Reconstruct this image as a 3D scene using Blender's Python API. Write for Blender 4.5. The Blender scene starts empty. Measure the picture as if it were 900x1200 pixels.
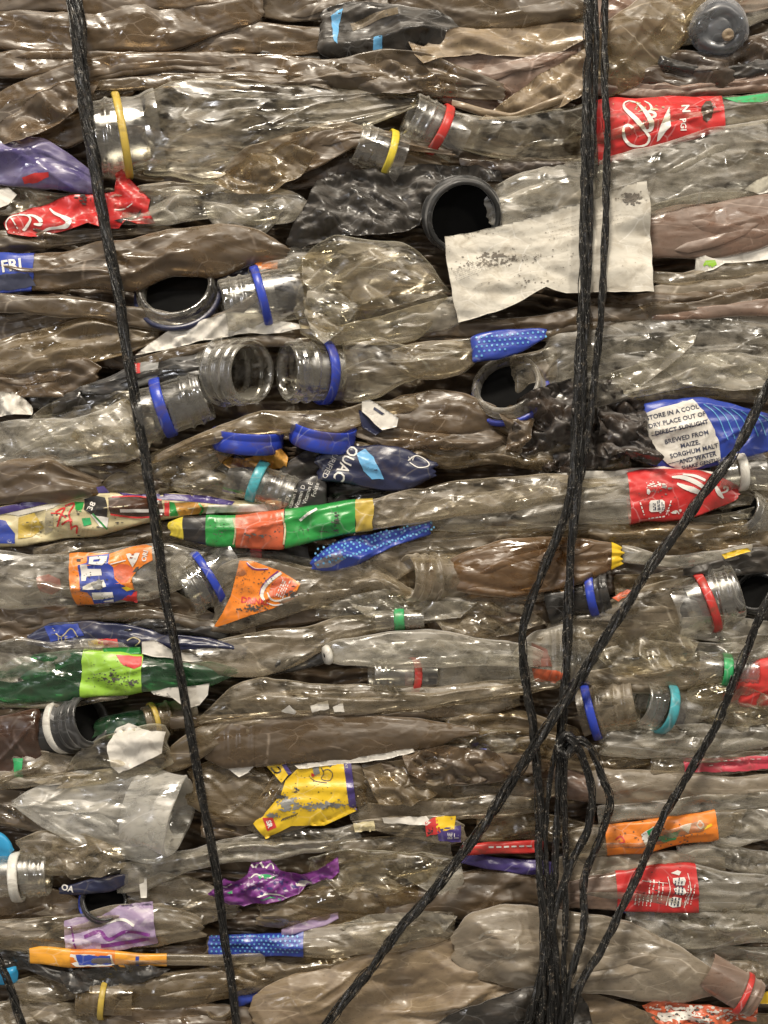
import bpy, bmesh, math, random
import numpy as np
from mathutils import Vector
from mathutils.bvhtree import BVHTree
S = 0.0005          # one unit of the drawing grid is half a millimetre
D = 1800.0          # camera distance in the same units
scene = bpy.context.scene
COL = scene.collection
rnd = random.Random(7)

# ------------------------------------------------------------------ noise
def _h(ix, iy, seed):
    n = (ix.astype(np.int64) * 374761393 + iy.astype(np.int64) * 668265263 + int(seed) * 2147483647 % 1000003 * 97) & 0xffffffff
    n = ((n ^ (n >> 13)) * 1274126177) & 0xffffffff
    n = (n ^ (n >> 16)) & 0xffffff
    return n / float(0xffffff)
def vn(x, y, seed=0):                       # smooth value noise 0..1
    i = np.floor(x); j = np.floor(y); fx = x - i; fy = y - j
    fx = fx * fx * (3 - 2 * fx); fy = fy * fy * (3 - 2 * fy)
    a = _h(i, j, seed); b = _h(i + 1, j, seed); c = _h(i, j + 1, seed); d = _h(i + 1, j + 1, seed)
    return (a * (1 - fx) + b * fx) * (1 - fy) + (c * (1 - fx) + d * fx) * fy
def tn(x, y, seed=0):                       # faceted noise: flat triangles with sharp folds
    i = np.floor(x); j = np.floor(y); fx = x - i; fy = y - j
    a = _h(i, j, seed); b = _h(i + 1, j, seed); c = _h(i, j + 1, seed); d = _h(i + 1, j + 1, seed)
    return np.where(fx > fy, a * (1 - fx) + b * (fx - fy) + d * fy, a * (1 - fy) + c * (fy - fx) + d * fx)
def rot(x, y, a): return x * math.cos(a) + y * math.sin(a), -x * math.sin(a) + y * math.cos(a)
def crumple(x, y, seed, L=60.0, W=22.0):
    """flat facets meeting in straight sharp creases"""
    wx = x + 12 * (vn(x / 80, y / 60, seed + 1) - .5); wy = y + 9 * (vn(x / 90, y / 50, seed + 2) - .5)
    rr = random.Random(seed * 7 + 1); a1 = rr.uniform(-.25, .35); a2 = rr.uniform(.35, .8); a3 = -rr.uniform(.3, .8)
    rx, ry = rot(wx, wy, a1); h = 1.5 * (tn(rx / L, ry / W, seed + 3) - .5)
    rx, ry = rot(wx, wy, a2); h += .9 * (tn(rx / (L * .8), ry / (W * .6), seed + 4) - .5)
    rx, ry = rot(wx, wy, a3); h -= 1.3 * np.abs(tn(rx / (L * 1.1), ry / (W * .8), seed + 5) - .5)
    h += .9 * np.abs(tn(wx / (L * .5) + 9, wy / (W * .55), seed + 8) - .5)
    m_ = np.clip(tn(x / 70, y / 40, seed + 12) * 2.4 - .7, 0, 1); h += m_ * (.42 * (tn(rx / (L * .24), ry / (W * .30), seed + 9) - .5) - .34 * np.abs(tn(wx / (L * .30), wy / (W * .26), seed + 10) - .5))
    return h + .15

# ------------------------------------------------------------------ materials
_M = {}
def newmat(n):
    m = bpy.data.materials.new(n); m.use_nodes = True; m.node_tree.nodes.clear(); return m
class NT:
    def __init__(s, m): s.t = m.node_tree; s.n = s.t.nodes; s.l = s.t.links
    def add(s, t, **k):
        n = s.n.new(t)
        for a, v in k.items():
            if a.startswith('_'): n.inputs[int(a[1:])].default_value = v
            else: setattr(n, a, v)
        return n
    def link(s, a, b): s.l.new(a, b)
    def math(s, op, a, b=None, clamp=False):
        n = s.n.new('ShaderNodeMath'); n.operation = op; n.use_clamp = clamp
        for i, v in enumerate((a, b)):
            if v is None: continue
            if isinstance(v, (int, float)): n.inputs[i].default_value = v
            else: s.l.new(v, n.inputs[i])
        return n.outputs[0]
    def pos(s, sc=(1, 1, 1), off=(0, 0, 0)):
        g = s.add('ShaderNodeNewGeometry'); m = s.add('ShaderNodeMapping')
        m.inputs['Scale'].default_value = sc; m.inputs['Location'].default_value = off
        x = s.add('ShaderNodeSeparateXYZ'); s.link(g.outputs['Position'], x.inputs[0])
        cx = s.add('ShaderNodeCombineXYZ'); s.link(s.math('ADD', x.outputs[0], s.math('MULTIPLY', x.outputs[1], .35)), cx.inputs[0]); s.link(s.math('ADD', x.outputs[2], s.math('MULTIPLY', x.outputs[1], .8)), cx.inputs[1])
        m.inputs['Scale'].default_value = (sc[0], sc[2], 1); m.inputs['Location'].default_value = (off[0], off[2], 0)
        s.link(cx.outputs[0], m.inputs['Vector']); return m.outputs[0]
    def noise(s, vec, scale, det=2, rough=.5, dist=0):
        n = s.add('ShaderNodeTexNoise', noise_dimensions='2D'); s.link(vec, n.inputs['Vector'])
        n.inputs['Scale'].default_value = scale; n.inputs['Detail'].default_value = det
        n.inputs['Roughness'].default_value = rough; n.inputs['Distortion'].default_value = dist
        return n.outputs['Fac']
    def voro(s, vec, scale, dist=.4):
        n = s.add('ShaderNodeTexNoise', noise_dimensions='2D'); s.link(vec, n.inputs['Vector']); n.inputs['Scale'].default_value = scale * .8; n.inputs['Detail'].default_value = 1
        a = s.add('ShaderNodeVectorMath', operation='SCALE'); s.link(n.outputs['Color'], a.inputs[0]); a.inputs['Scale'].default_value = dist / scale
        b = s.add('ShaderNodeVectorMath', operation='ADD'); s.link(vec, b.inputs[0]); s.link(a.outputs[0], b.inputs[1])
        v = s.add('ShaderNodeTexVoronoi', feature='DISTANCE_TO_EDGE', voronoi_dimensions='2D'); s.link(b.outputs[0], v.inputs['Vector']); v.inputs['Scale'].default_value = scale
        return s.math('MINIMUM', v.outputs['Distance'], .35)
    def ramp(s, f, a, b):
        n = s.add('ShaderNodeMapRange'); n.inputs[1].default_value = a; n.inputs[2].default_value = b
        s.link(f, n.inputs[0]); return n.outputs[0]
    def mixc(s, f, a, b):
        n = s.add('ShaderNodeMix', data_type='RGBA')
        if isinstance(f, (int, float)): n.inputs[0].default_value = f
        else: s.link(f, n.inputs[0])
        for i, v in ((6, a), (7, b)):
            if isinstance(v, tuple): n.inputs[i].default_value = (*v, 1)
            else: s.link(v, n.inputs[i])
        return n.outputs[2]
    def bump(s, h, strength, dist=.0005):
        b = s.add('ShaderNodeBump'); b.inputs['Strength'].default_value = strength; b.inputs['Distance'].default_value = dist
        s.link(h, b.inputs['Height']); return b.outputs[0]
DIRT = (.085, .055, .032)
def pet(name, c1, c2, alpha=.6, var=.5, tint=(.9, .88, .82), rough=.1, wr=.5, dirt=.35, crease=.5, f0=.052):
    """thin PET film: see-through, with a coat of dust that varies over it"""
    if name in _M: return _M[name]
    m = newmat(name); t = NT(m); off = (len(_M) * .37, 0, len(_M) * .21)
    p = t.pos((.55, 1, 1.25), off); pf = t.pos((.35, .8, 1.3), off)
    n1 = t.noise(p, 60, 3, .62, .6); n2 = t.noise(p, 190, 2, .6); n3 = t.noise(pf, 330, 2, .6, 1.2)
    col = t.mixc(t.ramp(n1, .3, .7), c1, c2)
    col = t.mixc(t.math('MULTIPLY', t.ramp(n2, .5, .72), dirt), col, DIRT)
    sp = t.ramp(t.noise(p, 900, 2, .7), .66, .74)                 # specks of grit
    col = t.mixc(t.math('MULTIPLY', sp, .5), col, (.05, .035, .02))
    # thin whitened crease lines where the plastic was bent hard, and dirt caught beside them
    cw = tuple(min(.75, x * 1.25 + .16) for x in c1)
    ve1 = t.voro(pf, 46, .35); ve2 = t.voro(p, 105, .6)
    k1 = t.math('MULTIPLY', t.math('SUBTRACT', 1, t.math('MULTIPLY', ve1, 45), True), t.ramp(n1, .46, .62), True)
    k2 = t.math('MULTIPLY', t.math('SUBTRACT', 1, t.math('MULTIPLY', ve2, 26), True), t.ramp(n1, .52, .36), True)
    kr = t.math('MULTIPLY', t.math('ADD', k1, k2), crease, True)
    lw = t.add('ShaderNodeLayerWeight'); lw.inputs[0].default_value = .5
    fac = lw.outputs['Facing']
    kr = t.math('ADD', kr, t.math('MULTIPLY', t.math('POWER', fac, 2.6), .9), True)  # rims turned edge-on are painted paler, a bright outline for film thickness
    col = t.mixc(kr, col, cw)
    a = t.math('ADD', t.math('MULTIPLY', t.math('SUBTRACT', t.ramp(n1, .32, .68), .5), var * .85), alpha - .03)
    a = t.math('ADD', a, t.math('MULTIPLY', t.math('SUBTRACT', n2, .5), var))
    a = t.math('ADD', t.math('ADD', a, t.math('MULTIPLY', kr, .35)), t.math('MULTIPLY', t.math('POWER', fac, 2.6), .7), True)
    hh = t.math('ADD', t.math('ADD', t.math('MULTIPLY', ve1, 1.6), t.math('MULTIPLY', ve2, 1.0)), t.math('MULTIPLY', n3, .12))
    nb = t.bump(hh, wr, .0008)
    tr = t.add('ShaderNodeBsdfTransparent', _0=(*tint, 1))
    df = t.add('ShaderNodeBsdfDiffuse'); t.link(col, df.inputs[0]); t.link(nb, df.inputs['Normal'])
    tl = t.add('ShaderNodeBsdfTranslucent'); t.link(col, tl.inputs[0]); t.link(nb, tl.inputs['Normal'])
    m0 = t.add('ShaderNodeMixShader', _0=.25); t.link(df.outputs[0], m0.inputs[1]); t.link(tl.outputs[0], m0.inputs[2])
    m1 = t.add('ShaderNodeMixShader'); t.link(a, m1.inputs[0]); t.link(tr.outputs[0], m1.inputs[1]); t.link(m0.outputs[0], m1.inputs[2])
    gl = t.add('ShaderNodeBsdfAnisotropic'); gl.inputs[0].default_value = (1, 1, 1, 1); t.link(nb, gl.inputs['Normal'])
    t.link(t.math('ADD', t.math('MULTIPLY', t.ramp(t.math('ADD', n1, t.math('MULTIPLY', n2, .5)), .60, .84), .36), rough + .07), gl.inputs['Roughness'])
    lw2 = t.add('ShaderNodeLayerWeight'); lw2.inputs[0].default_value = .5; t.link(nb, lw2.inputs['Normal'])
    f = t.math('ADD', t.math('MULTIPLY', t.math('POWER', lw2.outputs['Facing'], 3.2), .65), f0, True)
    m2 = t.add('ShaderNodeMixShader'); t.link(f, m2.inputs[0]); t.link(m1.outputs[0], m2.inputs[1]); t.link(gl.outputs[0], m2.inputs[2])
    o = t.add('ShaderNodeOutputMaterial'); t.link(m2.outputs[0], o.inputs[0])
    _M[name] = m; return m
def solid(name, c, rough=.3, wear=.3, wc=DIRT, bump=.25, fiber=None, var=.12, alpha=1, grit=.25, spec=None):
    """printed film, paper or moulded plastic, with grime"""
    if name in _M: return _M[name]
    m = newmat(name); t = NT(m); off = (len(_M) * .29, 0, len(_M) * .17)
    p = t.pos((.7, 1, 1), off)
    n1 = t.noise(p, 110, 5, .65, .5); n2 = t.noise(p, 520, 3, .7)
    dark = tuple(x * (1 - var * 2) for x in c); lite = tuple(min(1, x * (1 + var) + .01) for x in c)
    col = t.mixc(t.noise(p, 40, 3), dark, lite)
    vo = t.voro(p, 95, .5); kk = t.math('MULTIPLY', t.math('SUBTRACT', 1, t.math('MULTIPLY', vo, 24), True), t.ramp(t.noise(p, 45, 2), .45, .62))
    col = t.mixc(t.math('MULTIPLY', kk, min(.7, wear * 2)), col, tuple(min(.75, x * .6 + .32) for x in c) if max(c) > .1 else (.2, .18, .15))
    w = t.math('MULTIPLY', t.math('ADD', t.ramp(n1, .60 - wear * .3, .74), t.math('MULTIPLY', t.ramp(n2, .62, .75), grit)), min(1, wear * 1.6), True)
    col = t.mixc(w, col, wc)
    pr = t.add('ShaderNodeBsdfPrincipled'); t.link(col, pr.inputs['Base Color'])
    t.link(t.math('ADD', t.math('MULTIPLY', n1, .35), rough - .12), pr.inputs['Roughness'])
    rid = t.math('ABSOLUTE', t.math('SUBTRACT', t.noise(t.pos((.5, 1, 1.2), off), 90, 1, .5, .6), .5))
    t.link(t.bump(t.math('ADD', t.math('ADD', t.math('MULTIPLY', rid, -.6), t.math('MULTIPLY', vo, .7)), t.math('MULTIPLY', n2, .15)), bump, .001), pr.inputs['Normal'])
    if spec is not None: pr.inputs['Specular IOR Level'].default_value = spec
    if alpha < 1: pr.inputs['Alpha'].default_value = alpha
    o = t.add('ShaderNodeOutputMaterial'); t.link(pr.outputs[0], o.inputs[0])
    _M[name] = m; return m
MT = {
 'clr': pet('clear_plastic', (.54, .48, .36), (.28, .225, .145), .13, .45, (.96, .93, .85), .04, .35),
 'nek': pet('clear_neck_plastic', (.50, .47, .41), (.30, .27, .22), .03, .22, (.93, .92, .88), -.055, .12, .15, 0, .15),
 'gry': pet('greyish_clear_plastic', (.60, .56, .48), (.36, .32, .25), .26, .55, (.95, .94, .89), .05, .35, .25),
 'mil': pet('milky_plastic', (.76, .73, .64), (.50, .45, .36), .32, .5, (.96, .95, .91), .05, .35, .12),
 'dus': pet('dusty_plastic', (.33, .255, .150), (.17, .125, .070), .46, .7, (.90, .82, .66), .06, .4),
 'dus2': pet('dusty_grey_plastic', (.46, .395, .285), (.255, .205, .14), .34, .65, (.92, .88, .79), .06, .4),
 'brn': pet('brown_dirty_plastic', (.20, .138, .078), (.09, .062, .035), .72, .45, (.74, .60, .42), .10, .45),
 'cup': pet('pale_clear_plastic', (.88, .86, .80), (.62, .58, .50), .36, .5, (.97, .97, .95), .03, .4, .1, .5, .08),
 'ambt': pet('amber_mud_plastic', (.27, .165, .078), (.14, .082, .036), .62, .6, (.82, .6, .34), .08, .95, .4),
 'rpk': solid('pinkish_red_print', (.56, .05, .085), .35, .4),
 'smb': pet('bluish_smoky_plastic', (.20, .22, .26), (.09, .10, .125), .35, .4, (.6, .64, .7), .04, .4, .2, .4, .09),
 'stn': solid('brown_grey_stain', (.16, .14, .115), .7, .1, bump=.1),
 'olv': pet('olive_brown_film', (.20, .150, .092), (.085, .060, .036), .68, .6, (.75, .65, .5), .09, .5),
 'dbr': pet('dark_brown_plastic', (.095, .064, .04), (.045, .03, .02), .85, .3, (.5, .35, .2), .1, .7),
 'tan': pet('tan_stained_film', (.40, .305, .19), (.24, .17, .10), .88, .3, (.85, .75, .6), .18, .45, .45),
 'tng': pet('grey_tan_plastic', (.47, .41, .32), (.29, .235, .165), .66, .45, (.9, .84, .74), .14, .4, .4),
 'pnk': pet('pinkish_brown_plastic', (.36, .24, .18), (.22, .15, .11), .72, .35, (.85, .65, .55), .1, .35),
 'grn': pet('green_plastic', (.045, .16, .07), (.025, .09, .04), .44, .5, (.25, .68, .35), .06, .45),
 'amb': pet('amber_plastic', (.12, .055, .03), (.05, .028, .018), .7, .3, (.4, .2, .1), .06, .4),
 'drk': pet('smoky_dark_plastic', (.045, .042, .038), (.02, .019, .018), .72, .35, (.35, .33, .3), .06, .5),
 'blk': pet('black_plastic', (.026, .024, .022), (.06, .05, .038), .9, .02, (.1, .1, .1), .12, .8, .25),
 'prp': pet('purple_plastic', (.10, .08, .27), (.22, .19, .33), .9, .25, (.5, .4, .8), .06, .4, .2),
 'pink': pet('reddish_clear_plastic', (.42, .12, .09), (.3, .16, .12), .5, .35, (.95, .6, .5), .07, .4, .15),
 'red': solid('red_print', (.52, .025, .025), .3, .28), 'rdc': solid('red_plastic', (.55, .035, .03), .3, .42, bump=.15),
 'wht': solid('white_print', (.66, .63, .57), .35, .3), 'wpl': solid('white_plastic', (.68, .66, .60), .3, .42, bump=.15),
 'pap': solid('stained_paper', (.56, .53, .46), .6, .4, (.27, .23, .17), .8, var=.16), 'smu': solid('dark_smudge', (.06, .055, .05), .7, .1, bump=.1),
 'blu': solid('blue_print', (.025, .055, .34), .3, .2), 'blc': solid('blue_plastic', (.02, .05, .42), .3, .42, bump=.15),
 'lbl': solid('light_blue_print', (.12, .36, .62), .3, .15), 'nvy': solid('navy_print', (.014, .018, .055), .28, .2),
 'tea': solid('teal_plastic', (.06, .36, .42), .3, .42, bump=.15), 'grc': solid('green_plastic_ring', (.03, .36, .12), .3, .42, bump=.15),
 'grp': solid('green_print', (.02, .27, .05), .3, .22), 'lim': solid('lime_print', (.30, .55, .05), .33, .22),
 'yel': solid('yellow_print', (.78, .52, .02), .33, .2), 'yec': solid('yellow_plastic', (.72, .58, .05), .3, .42, bump=.15),
 'yed': solid('dull_yellow_plastic', (.50, .36, .06), .35, .3, bump=.06),
 'org': solid('orange_print', (.78, .22, .02), .33, .25), 'orr': solid('orange_red_print', (.58, .115, .045), .33, .4),
 'pur': solid('purple_print', (.18, .03, .22), .3, .2), 'lil': solid('lilac_print', (.34, .25, .40), .35, .4, (.75, .72, .7)),
 'dpu': solid('dark_purple_print', (.055, .035, .17), .3, .2), 'cream': solid('cream_print', (.55, .48, .28), .35, .35),
 'bkp': solid('black_print', (.018, .017, .017), .3, .2), 'gyp': solid('grey_print', (.22, .22, .21), .35, .3),
 'ink': solid('dark_ink', (.03, .035, .07), .5, .02, bump=.05), 'whi': solid('white_ink', (.72, .70, .66), .4, .12, bump=.05),
 'rni': solid('red_ink', (.55, .03, .03), .4, .05, bump=.05), 'yo': solid('yellow_orange_print', (.80, .36, .03), .33, .3), 'gold': solid('scorched_gold_foil', (.55, .28, .05), .35, .45),
 'cyn': solid('bright_blue_plastic', (.03, .32, .62), .3, .15), 'shd': solid('painted_mouth_shade', (.003, .003, .003), .9, 0, bump=.0, grit=0, spec=0),  # the black for bottle mouths paints the shade of the hollow
 'bur': pet('burnt_dark_film', (.05, .033, .022), (.018, .013, .01), .95, .1, (.3, .2, .1), .1, 1.0, .3),
 'bkn': pet('black_neck_plastic', (.03, .031, .031), (.015, .015, .015), .99, .01, (.1, .1, .1), .16, .2, .1),
}
def twine_mat():
    m = newmat('black_twine_plastic'); t = NT(m)
    uv = t.add('ShaderNodeUVMap'); mp = t.add('ShaderNodeMapping'); mp.inputs['Scale'].default_value = (1, 1, 1)
    t.link(uv.outputs[0], mp.inputs[0])
    n = t.noise(mp.outputs[0], 1.0, 3, .6); w = t.noise(t.pos(), 260, 3, .6)
    col = t.mixc(t.ramp(n, .45, .8), (.008, .008, .008), (.05, .048, .045))
    col = t.mixc(t.math('MULTIPLY', t.ramp(w, .58, .75), .5), col, (.11, .085, .06))
    fl = t.noise(t.pos((1, 1, .5)), 1500, 2, .6); col = t.mixc(t.math('MULTIPLY', t.ramp(fl, .64, .70), t.ramp(w, .45, .6)), col, (.32, .30, .26))  # glints of the glossy twine painted into its colour as pale flecks
    pr = t.add('ShaderNodeBsdfPrincipled'); t.link(col, pr.inputs['Base Color']); pr.inputs['Roughness'].default_value = .2
    t.link(t.bump(n, .9, .0006), pr.inputs['Normal'])
    o = t.add('ShaderNodeOutputMaterial'); t.link(pr.outputs[0], o.inputs[0]); return m
MT['twn'] = twine_mat()

# ------------------------------------------------------------------ objects
def W(P, z0):                                # grid units -> metres, for a thing lying at depth z0
    f = (1 - z0 / D) * S
    P = np.asarray(P, float); o = np.empty_like(P)
    o[:, 0] = (P[:, 0] - 450) * f; o[:, 1] = -P[:, 2] * S; o[:, 2] = (600 - P[:, 1]) * f
    return o
def mkmesh(name, P, F, mat, z0, root, parent, uv=None, smooth=True):
    w = W(P, z0); org = np.array(root.location) if root is not None else w.mean(0)
    me = bpy.data.meshes.new(name); F = np.asarray(F)
    me.vertices.add(len(w)); me.vertices.foreach_set('co', (w - org).ravel())
    k = F.shape[1]
    me.loops.add(F.size); me.loops.foreach_set('vertex_index', F.ravel())
    me.polygons.add(len(F)); me.polygons.foreach_set('loop_start', np.arange(len(F)) * k)
    me.polygons.foreach_set('loop_total', np.full(len(F), k))
    if smooth: me.polygons.foreach_set('use_smooth', np.ones(len(F), bool))
    me.update(calc_edges=True)
    if uv is not None:
        l = me.uv_layers.new(name='UVMap'); l.data.foreach_set('uv', uv[F.ravel()].ravel())
    me.materials.append(MT[mat] if isinstance(mat, str) else mat)
    o = bpy.data.objects.new(name, me); COL.objects.link(o)
    if parent is not None: o.parent = parent
    else: o.location = org
    return o
def empty(name, P0, z0):
    o = bpy.data.objects.new(name, None); COL.objects.link(o); o.empty_display_size = .01
    o.location = W([P0], z0)[0]; return o
GB = 'crushed plastic bottles pressed into the bale'; GF = 'crumpled plastic films pressed into the bale'
def tag(o, label, cat, group=None):
    o['label'] = label; o['category'] = cat
    if group: o['group'] = group
def parse(s):
    return [tuple(float(v) for v in w.split(',')) for w in s.split()]
def grid_faces(n, m, wrap=False):
    i = np.arange(n - 1)[:, None]; j = np.arange(m if wrap else m - 1)[None, :]; j2 = (j + 1) % m
    return np.stack([(i * m + j), (i * m + j2), ((i + 1) * m + j2), ((i + 1) * m + j)], -1).reshape(-1, 4)
_seed = [10]
def resamp(pts, t, ts):
    pts = np.array(pts, float); return np.stack([np.interp(ts, t, pts[:, k]) for k in range(pts.shape[1])], 1)
def smooth1(a, k):
    if k < 1: return a
    p = np.concatenate([np.repeat(a[:1], k, 0) * 2 - a[k:0:-1] if len(a) > k else np.repeat(a[:1], k, 0), a,
                        np.repeat(a[-1:], k, 0) * 2 - a[-2:-k - 2:-1] if len(a) > k + 1 else np.repeat(a[-1:], k, 0)], 0)
    c = np.ones(2 * k + 1) / (2 * k + 1)
    return np.stack([np.convolve(p[:, q], c, 'valid')[:len(a)] for q in range(a.shape[1])], 1)

FLAPM = {'cup', 'ambt', 'clr', 'gry', 'mil', 'dus', 'dus2', 'brn', 'dbr', 'olv', 'tng', 'pnk', 'drk'}
class Thing:
    """a crushed bottle or film: body surface between a top and a bottom curve; parts are added to it"""
    def __init__(s, label, spec, m='dus', z=0, d=None, amp=5, cat='bottle', name='crushed_bottle', group=None, path=False,
                 L=60, Wd=20, res=2.0, ribs=None, body='body', simple=False, zs=None, jit=2.0, fold=19.0, keep=False, flap=None):
        _seed[0] += 17; s.seed = _seed[0]; s.z = z; s.amp = amp; s.L = L; s.Wd = Wd; s.ribs = ribs; s.zs = zs; s.jit = jit
        s.fold = fold; s.res = res; s.p = parse(spec) if spec else None
        if s.p:
            if path:
                q = np.array([(a, b) for a, b, c in s.p]); g = np.gradient(q, axis=0); g /= np.linalg.norm(g, axis=1)[:, None] + 1e-9
                h = np.array([c for a, b, c in s.p]); n = np.stack([g[:, 1], -g[:, 0]], 1)
                T = q + n * h[:, None]; B = q - n * h[:, None]
                if T[0, 1] > B[0, 1] and abs(g[0, 0]) > .3 and g[0, 0] < 0: T, B = B, T
            else:
                T = np.array([(a, b) for a, b, c in s.p]); B = np.array([(a, c) for a, b, c in s.p])
            mid = (T + B) / 2; seg = np.linalg.norm(np.diff(mid, axis=0), axis=1); s.t = np.concatenate([[0], np.cumsum(seg)]); s.len = s.t[-1]
            s.T, s.B = T, B; s.hmax = np.linalg.norm(T - B, axis=1).max()
            s.d = min(d * .75, 12) if d is not None and not keep else d if d is not None else max(4, min(9, s.hmax * .15)); mid0 = (T + B) / 2; gr = 1.0 if keep else 1.07; s.T = mid0 + (T - mid0) * gr; s.B = mid0 + (B - mid0) * gr; s.hmax *= gr; s.L = max(s.L, s.hmax * 1.25); s.Wd = max(s.Wd * 1.2, s.hmax * .65); c = mid.mean(0)
        else: c = np.array([400., 400.]); s.len = 0
        s.c = c; s.label = label; s.name = name; s.cat = cat; s.group = group or (GB if cat == 'bottle' else GF)
        s.simple = simple; s.m = m; s.bodyname = body; s.root = None; s._bvh = None
        if simple:
            P, F, _ = s.surf(); o = mkmesh(name, P, F, m, z, None, None); tag(o, label, cat, s.group); s.root = o; s.bodyobj = o
        else:
            s.root = empty(name, (c[0], c[1], z), z); tag(s.root, label, cat, s.group)
            if s.p:
                P, F, _ = s.surf(); s.bodyobj = mkmesh(body, P, F, m, z, s.root, s.root)
        if isinstance(m, str) and m in FLAPM and flap is not False: s.flaps(flap)
    def surf(s, u0=0, u1=1, off=0, cap=True):
        res = s.res; n = max(6, int(s.len * (u1 - u0) / res)); ts = np.linspace(u0, u1, n) * s.len
        k = int(7 / res)
        full = np.linspace(0, 1, max(12, int(s.len / res))) * s.len
        T = smooth1(resamp(s.T, s.t, full), k); B = smooth1(resamp(s.B, s.t, full), k)
        T = resamp(T, full, ts); B = resamp(B, full, ts)
        z0 = np.zeros(n) if s.zs is None else np.interp(ts, np.linspace(0, s.len, len(s.zs)), s.zs)
        hw = np.linalg.norm(B - T, axis=1); jw = np.clip(hw / 20, .2, 1) * s.jit
        sd = s.seed
        T[:, 1] += jw * 3.4 * (tn(ts / 41, ts * 0 + .3, sd + 50) - .5) + jw * .7 * (tn(ts / 15, ts * 0, sd + 51) - .5)
        B[:, 1] += jw * 3.4 * (tn(ts / 47, ts * 0 + .7, sd + 52) - .5) + jw * .7 * (tn(ts / 17, ts * 0, sd + 53) - .5)
        uu = ts / s.len
        # ends fold shut
        e = np.clip(1 - np.abs(2 * uu - 1) ** 10, 0.0, 1) ** .8; mid = (T + B) / 2
        es = .86 + .14 * e; T = mid + (T - mid) * es[:, None]; B = mid + (B - mid) * es[:, None]
        nf = int(max(9, s.hmax / res)); nb = max(5, nf // 5)
        tf = np.linspace(0, 1, nf); tf = .5 * tf + .5 * (1 - np.cos(np.pi * tf)) / 2
        tb = np.linspace(1, 0, nb + 2)[1:-1]
        v = np.concatenate([tf, tb]); front = np.concatenate([np.ones(nf), np.zeros(nb)])
        sn = np.sin(np.pi * v) ** (.34 if s.d > 7 else .26)
        P = np.empty((n, nf + nb, 3))
        P[..., 0] = T[:, None, 0] * (1 - v) + B[:, None, 0] * v; P[..., 1] = T[:, None, 1] * (1 - v) + B[:, None, 1] * v
        X, Y = P[..., 0], P[..., 1]
        rag = np.clip(np.abs(2 * uu - 1) * 12 - 11, 0, 1) * np.sign(2 * uu - 1) * min(9, s.hmax * .16)
        P[..., 0] += rag[:, None] * (tn(v * s.hmax / 11, v * 0 + .5, sd + 80) + tn(v * s.hmax / 29, v * 0, sd + 81) - 1.0)[None]
        hs = np.clip(hw / s.hmax, .15, 1)[:, None]; w = (np.sin(np.pi * v) ** .45)[None] * e[:, None]
        C = crumple(X, Y, sd, s.L, s.Wd)
        dz = s.d * sn[None] * e[:, None] * (.35 + .65 * hs)
        if s.ribs:
            for x0, x1, per, ra in s.ribs:
                dz = dz + ra * np.sin(X * 2 * math.pi / per) * ((X > x0) & (X < x1)) * w
        kf = max(.9, s.hmax / (s.fold * 1.75)); vv = v[None]
        q = vv * kf + 1.5 * tn(ts[:, None] / 170, vv * 1.6, sd + 30) + .9 * tn(ts[:, None] / 95, vv * 1.3 + 3, sd + 31) + .25 * tn(ts[:, None] / 37, vv * 2, sd + 35)
        f1 = 1 - np.abs(q % 1 - .5) * 2
        q2 = (X * .18 + Y) / (s.fold * 2.6) + 1.3 * vn(X / 120, Y / 40, sd + 32); f2 = (1 - np.abs(q2 % 1 - .5) * 2) ** 2
        mk = np.clip(vn(X / 100, Y / 45, sd + 33) * 1.9 - .35, 0, 1.4)
        lf = (.1, .7, .15, .3, 1.1)[sd // 17 % 5]; fo = (f1 - .4) * (1.6 * vn(ts[:, None] / 110, vv * 2.2, sd + 34) ** 2 + .05) * lf + .5 * (f2 - .3) * mk ** 2
        rg = random.Random(sd + 9); rid = 0
        for j_ in range(int(min(4, 1 + s.hmax / 24))):
            c0, sl, c1_, wl = rg.uniform(.08, .92), rg.uniform(-1.3, 1.3), rg.uniform(.2, .8), rg.uniform(.18, .5)
            vl = c0 + sl * (uu - c1_) + .12 * (tn(ts / 64 + j_ * 7, ts * 0, sd + 40 + j_) - .5); env = np.clip(1.4 - np.abs(uu - c1_) / wl, 0, 1) * (.35 + .9 * tn(ts / 38, ts * 0 + j_, sd + 90))
            dd = np.abs((vv - vl[:, None]) * hw[:, None]); rid = rid + rg.uniform(2.2, 4.6) * np.exp(-dd / rg.uniform(1.8, 2.8)) * env[:, None]
        for j_ in range(3):
            an = rg.uniform(.5, 1.2) * rg.choice((-1, 1)); qx, _ = rot(X, Y, an + math.pi / 2); per = rg.uniform(38, 70); qq = qx / per + .8 * (tn(X / 60, Y / 30, sd + 97 + j_) - .5)
            dd = np.abs(qq % 1 - .5) * per; mk2 = np.clip(tn(X / 75, Y / 40, sd + 95 + j_) * 2.6 - 1.25, 0, 1); rid = rid + 2.8 * np.exp(-dd / 2.1) * mk2
        rid = rid * min(1, s.amp / 7)
        zf = dz + rid * w + s.amp * (C * (.85 + .5 * mk) + .8 * fo) * w * (.5 + .5 * hs)
        zb = -dz * .7 - s.amp * .4 * C * w
        rr = random.Random(sd); ti = rr.uniform(-1, 1) * min(9, s.hmax * .16); t2 = rr.uniform(-5, 5); t3 = rr.uniform(0, 6.3)
        z0 = z0 + t2 * np.sin(ts / 90 + t3); shing = ti * (v - .5)[None] * np.sin(ts / 140 + t3 * 2)[:, None]
        P[..., 2] = s.z + z0[:, None] + shing + np.where(front[None] > 0, zf, np.minimum(zb, zf - 1.0 * w))
        # folds also push the outline sideways a little
        P[..., 1] += s.amp * .35 * (vn(X / 34, Y / 15, sd + 60) - .5) * w
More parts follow.
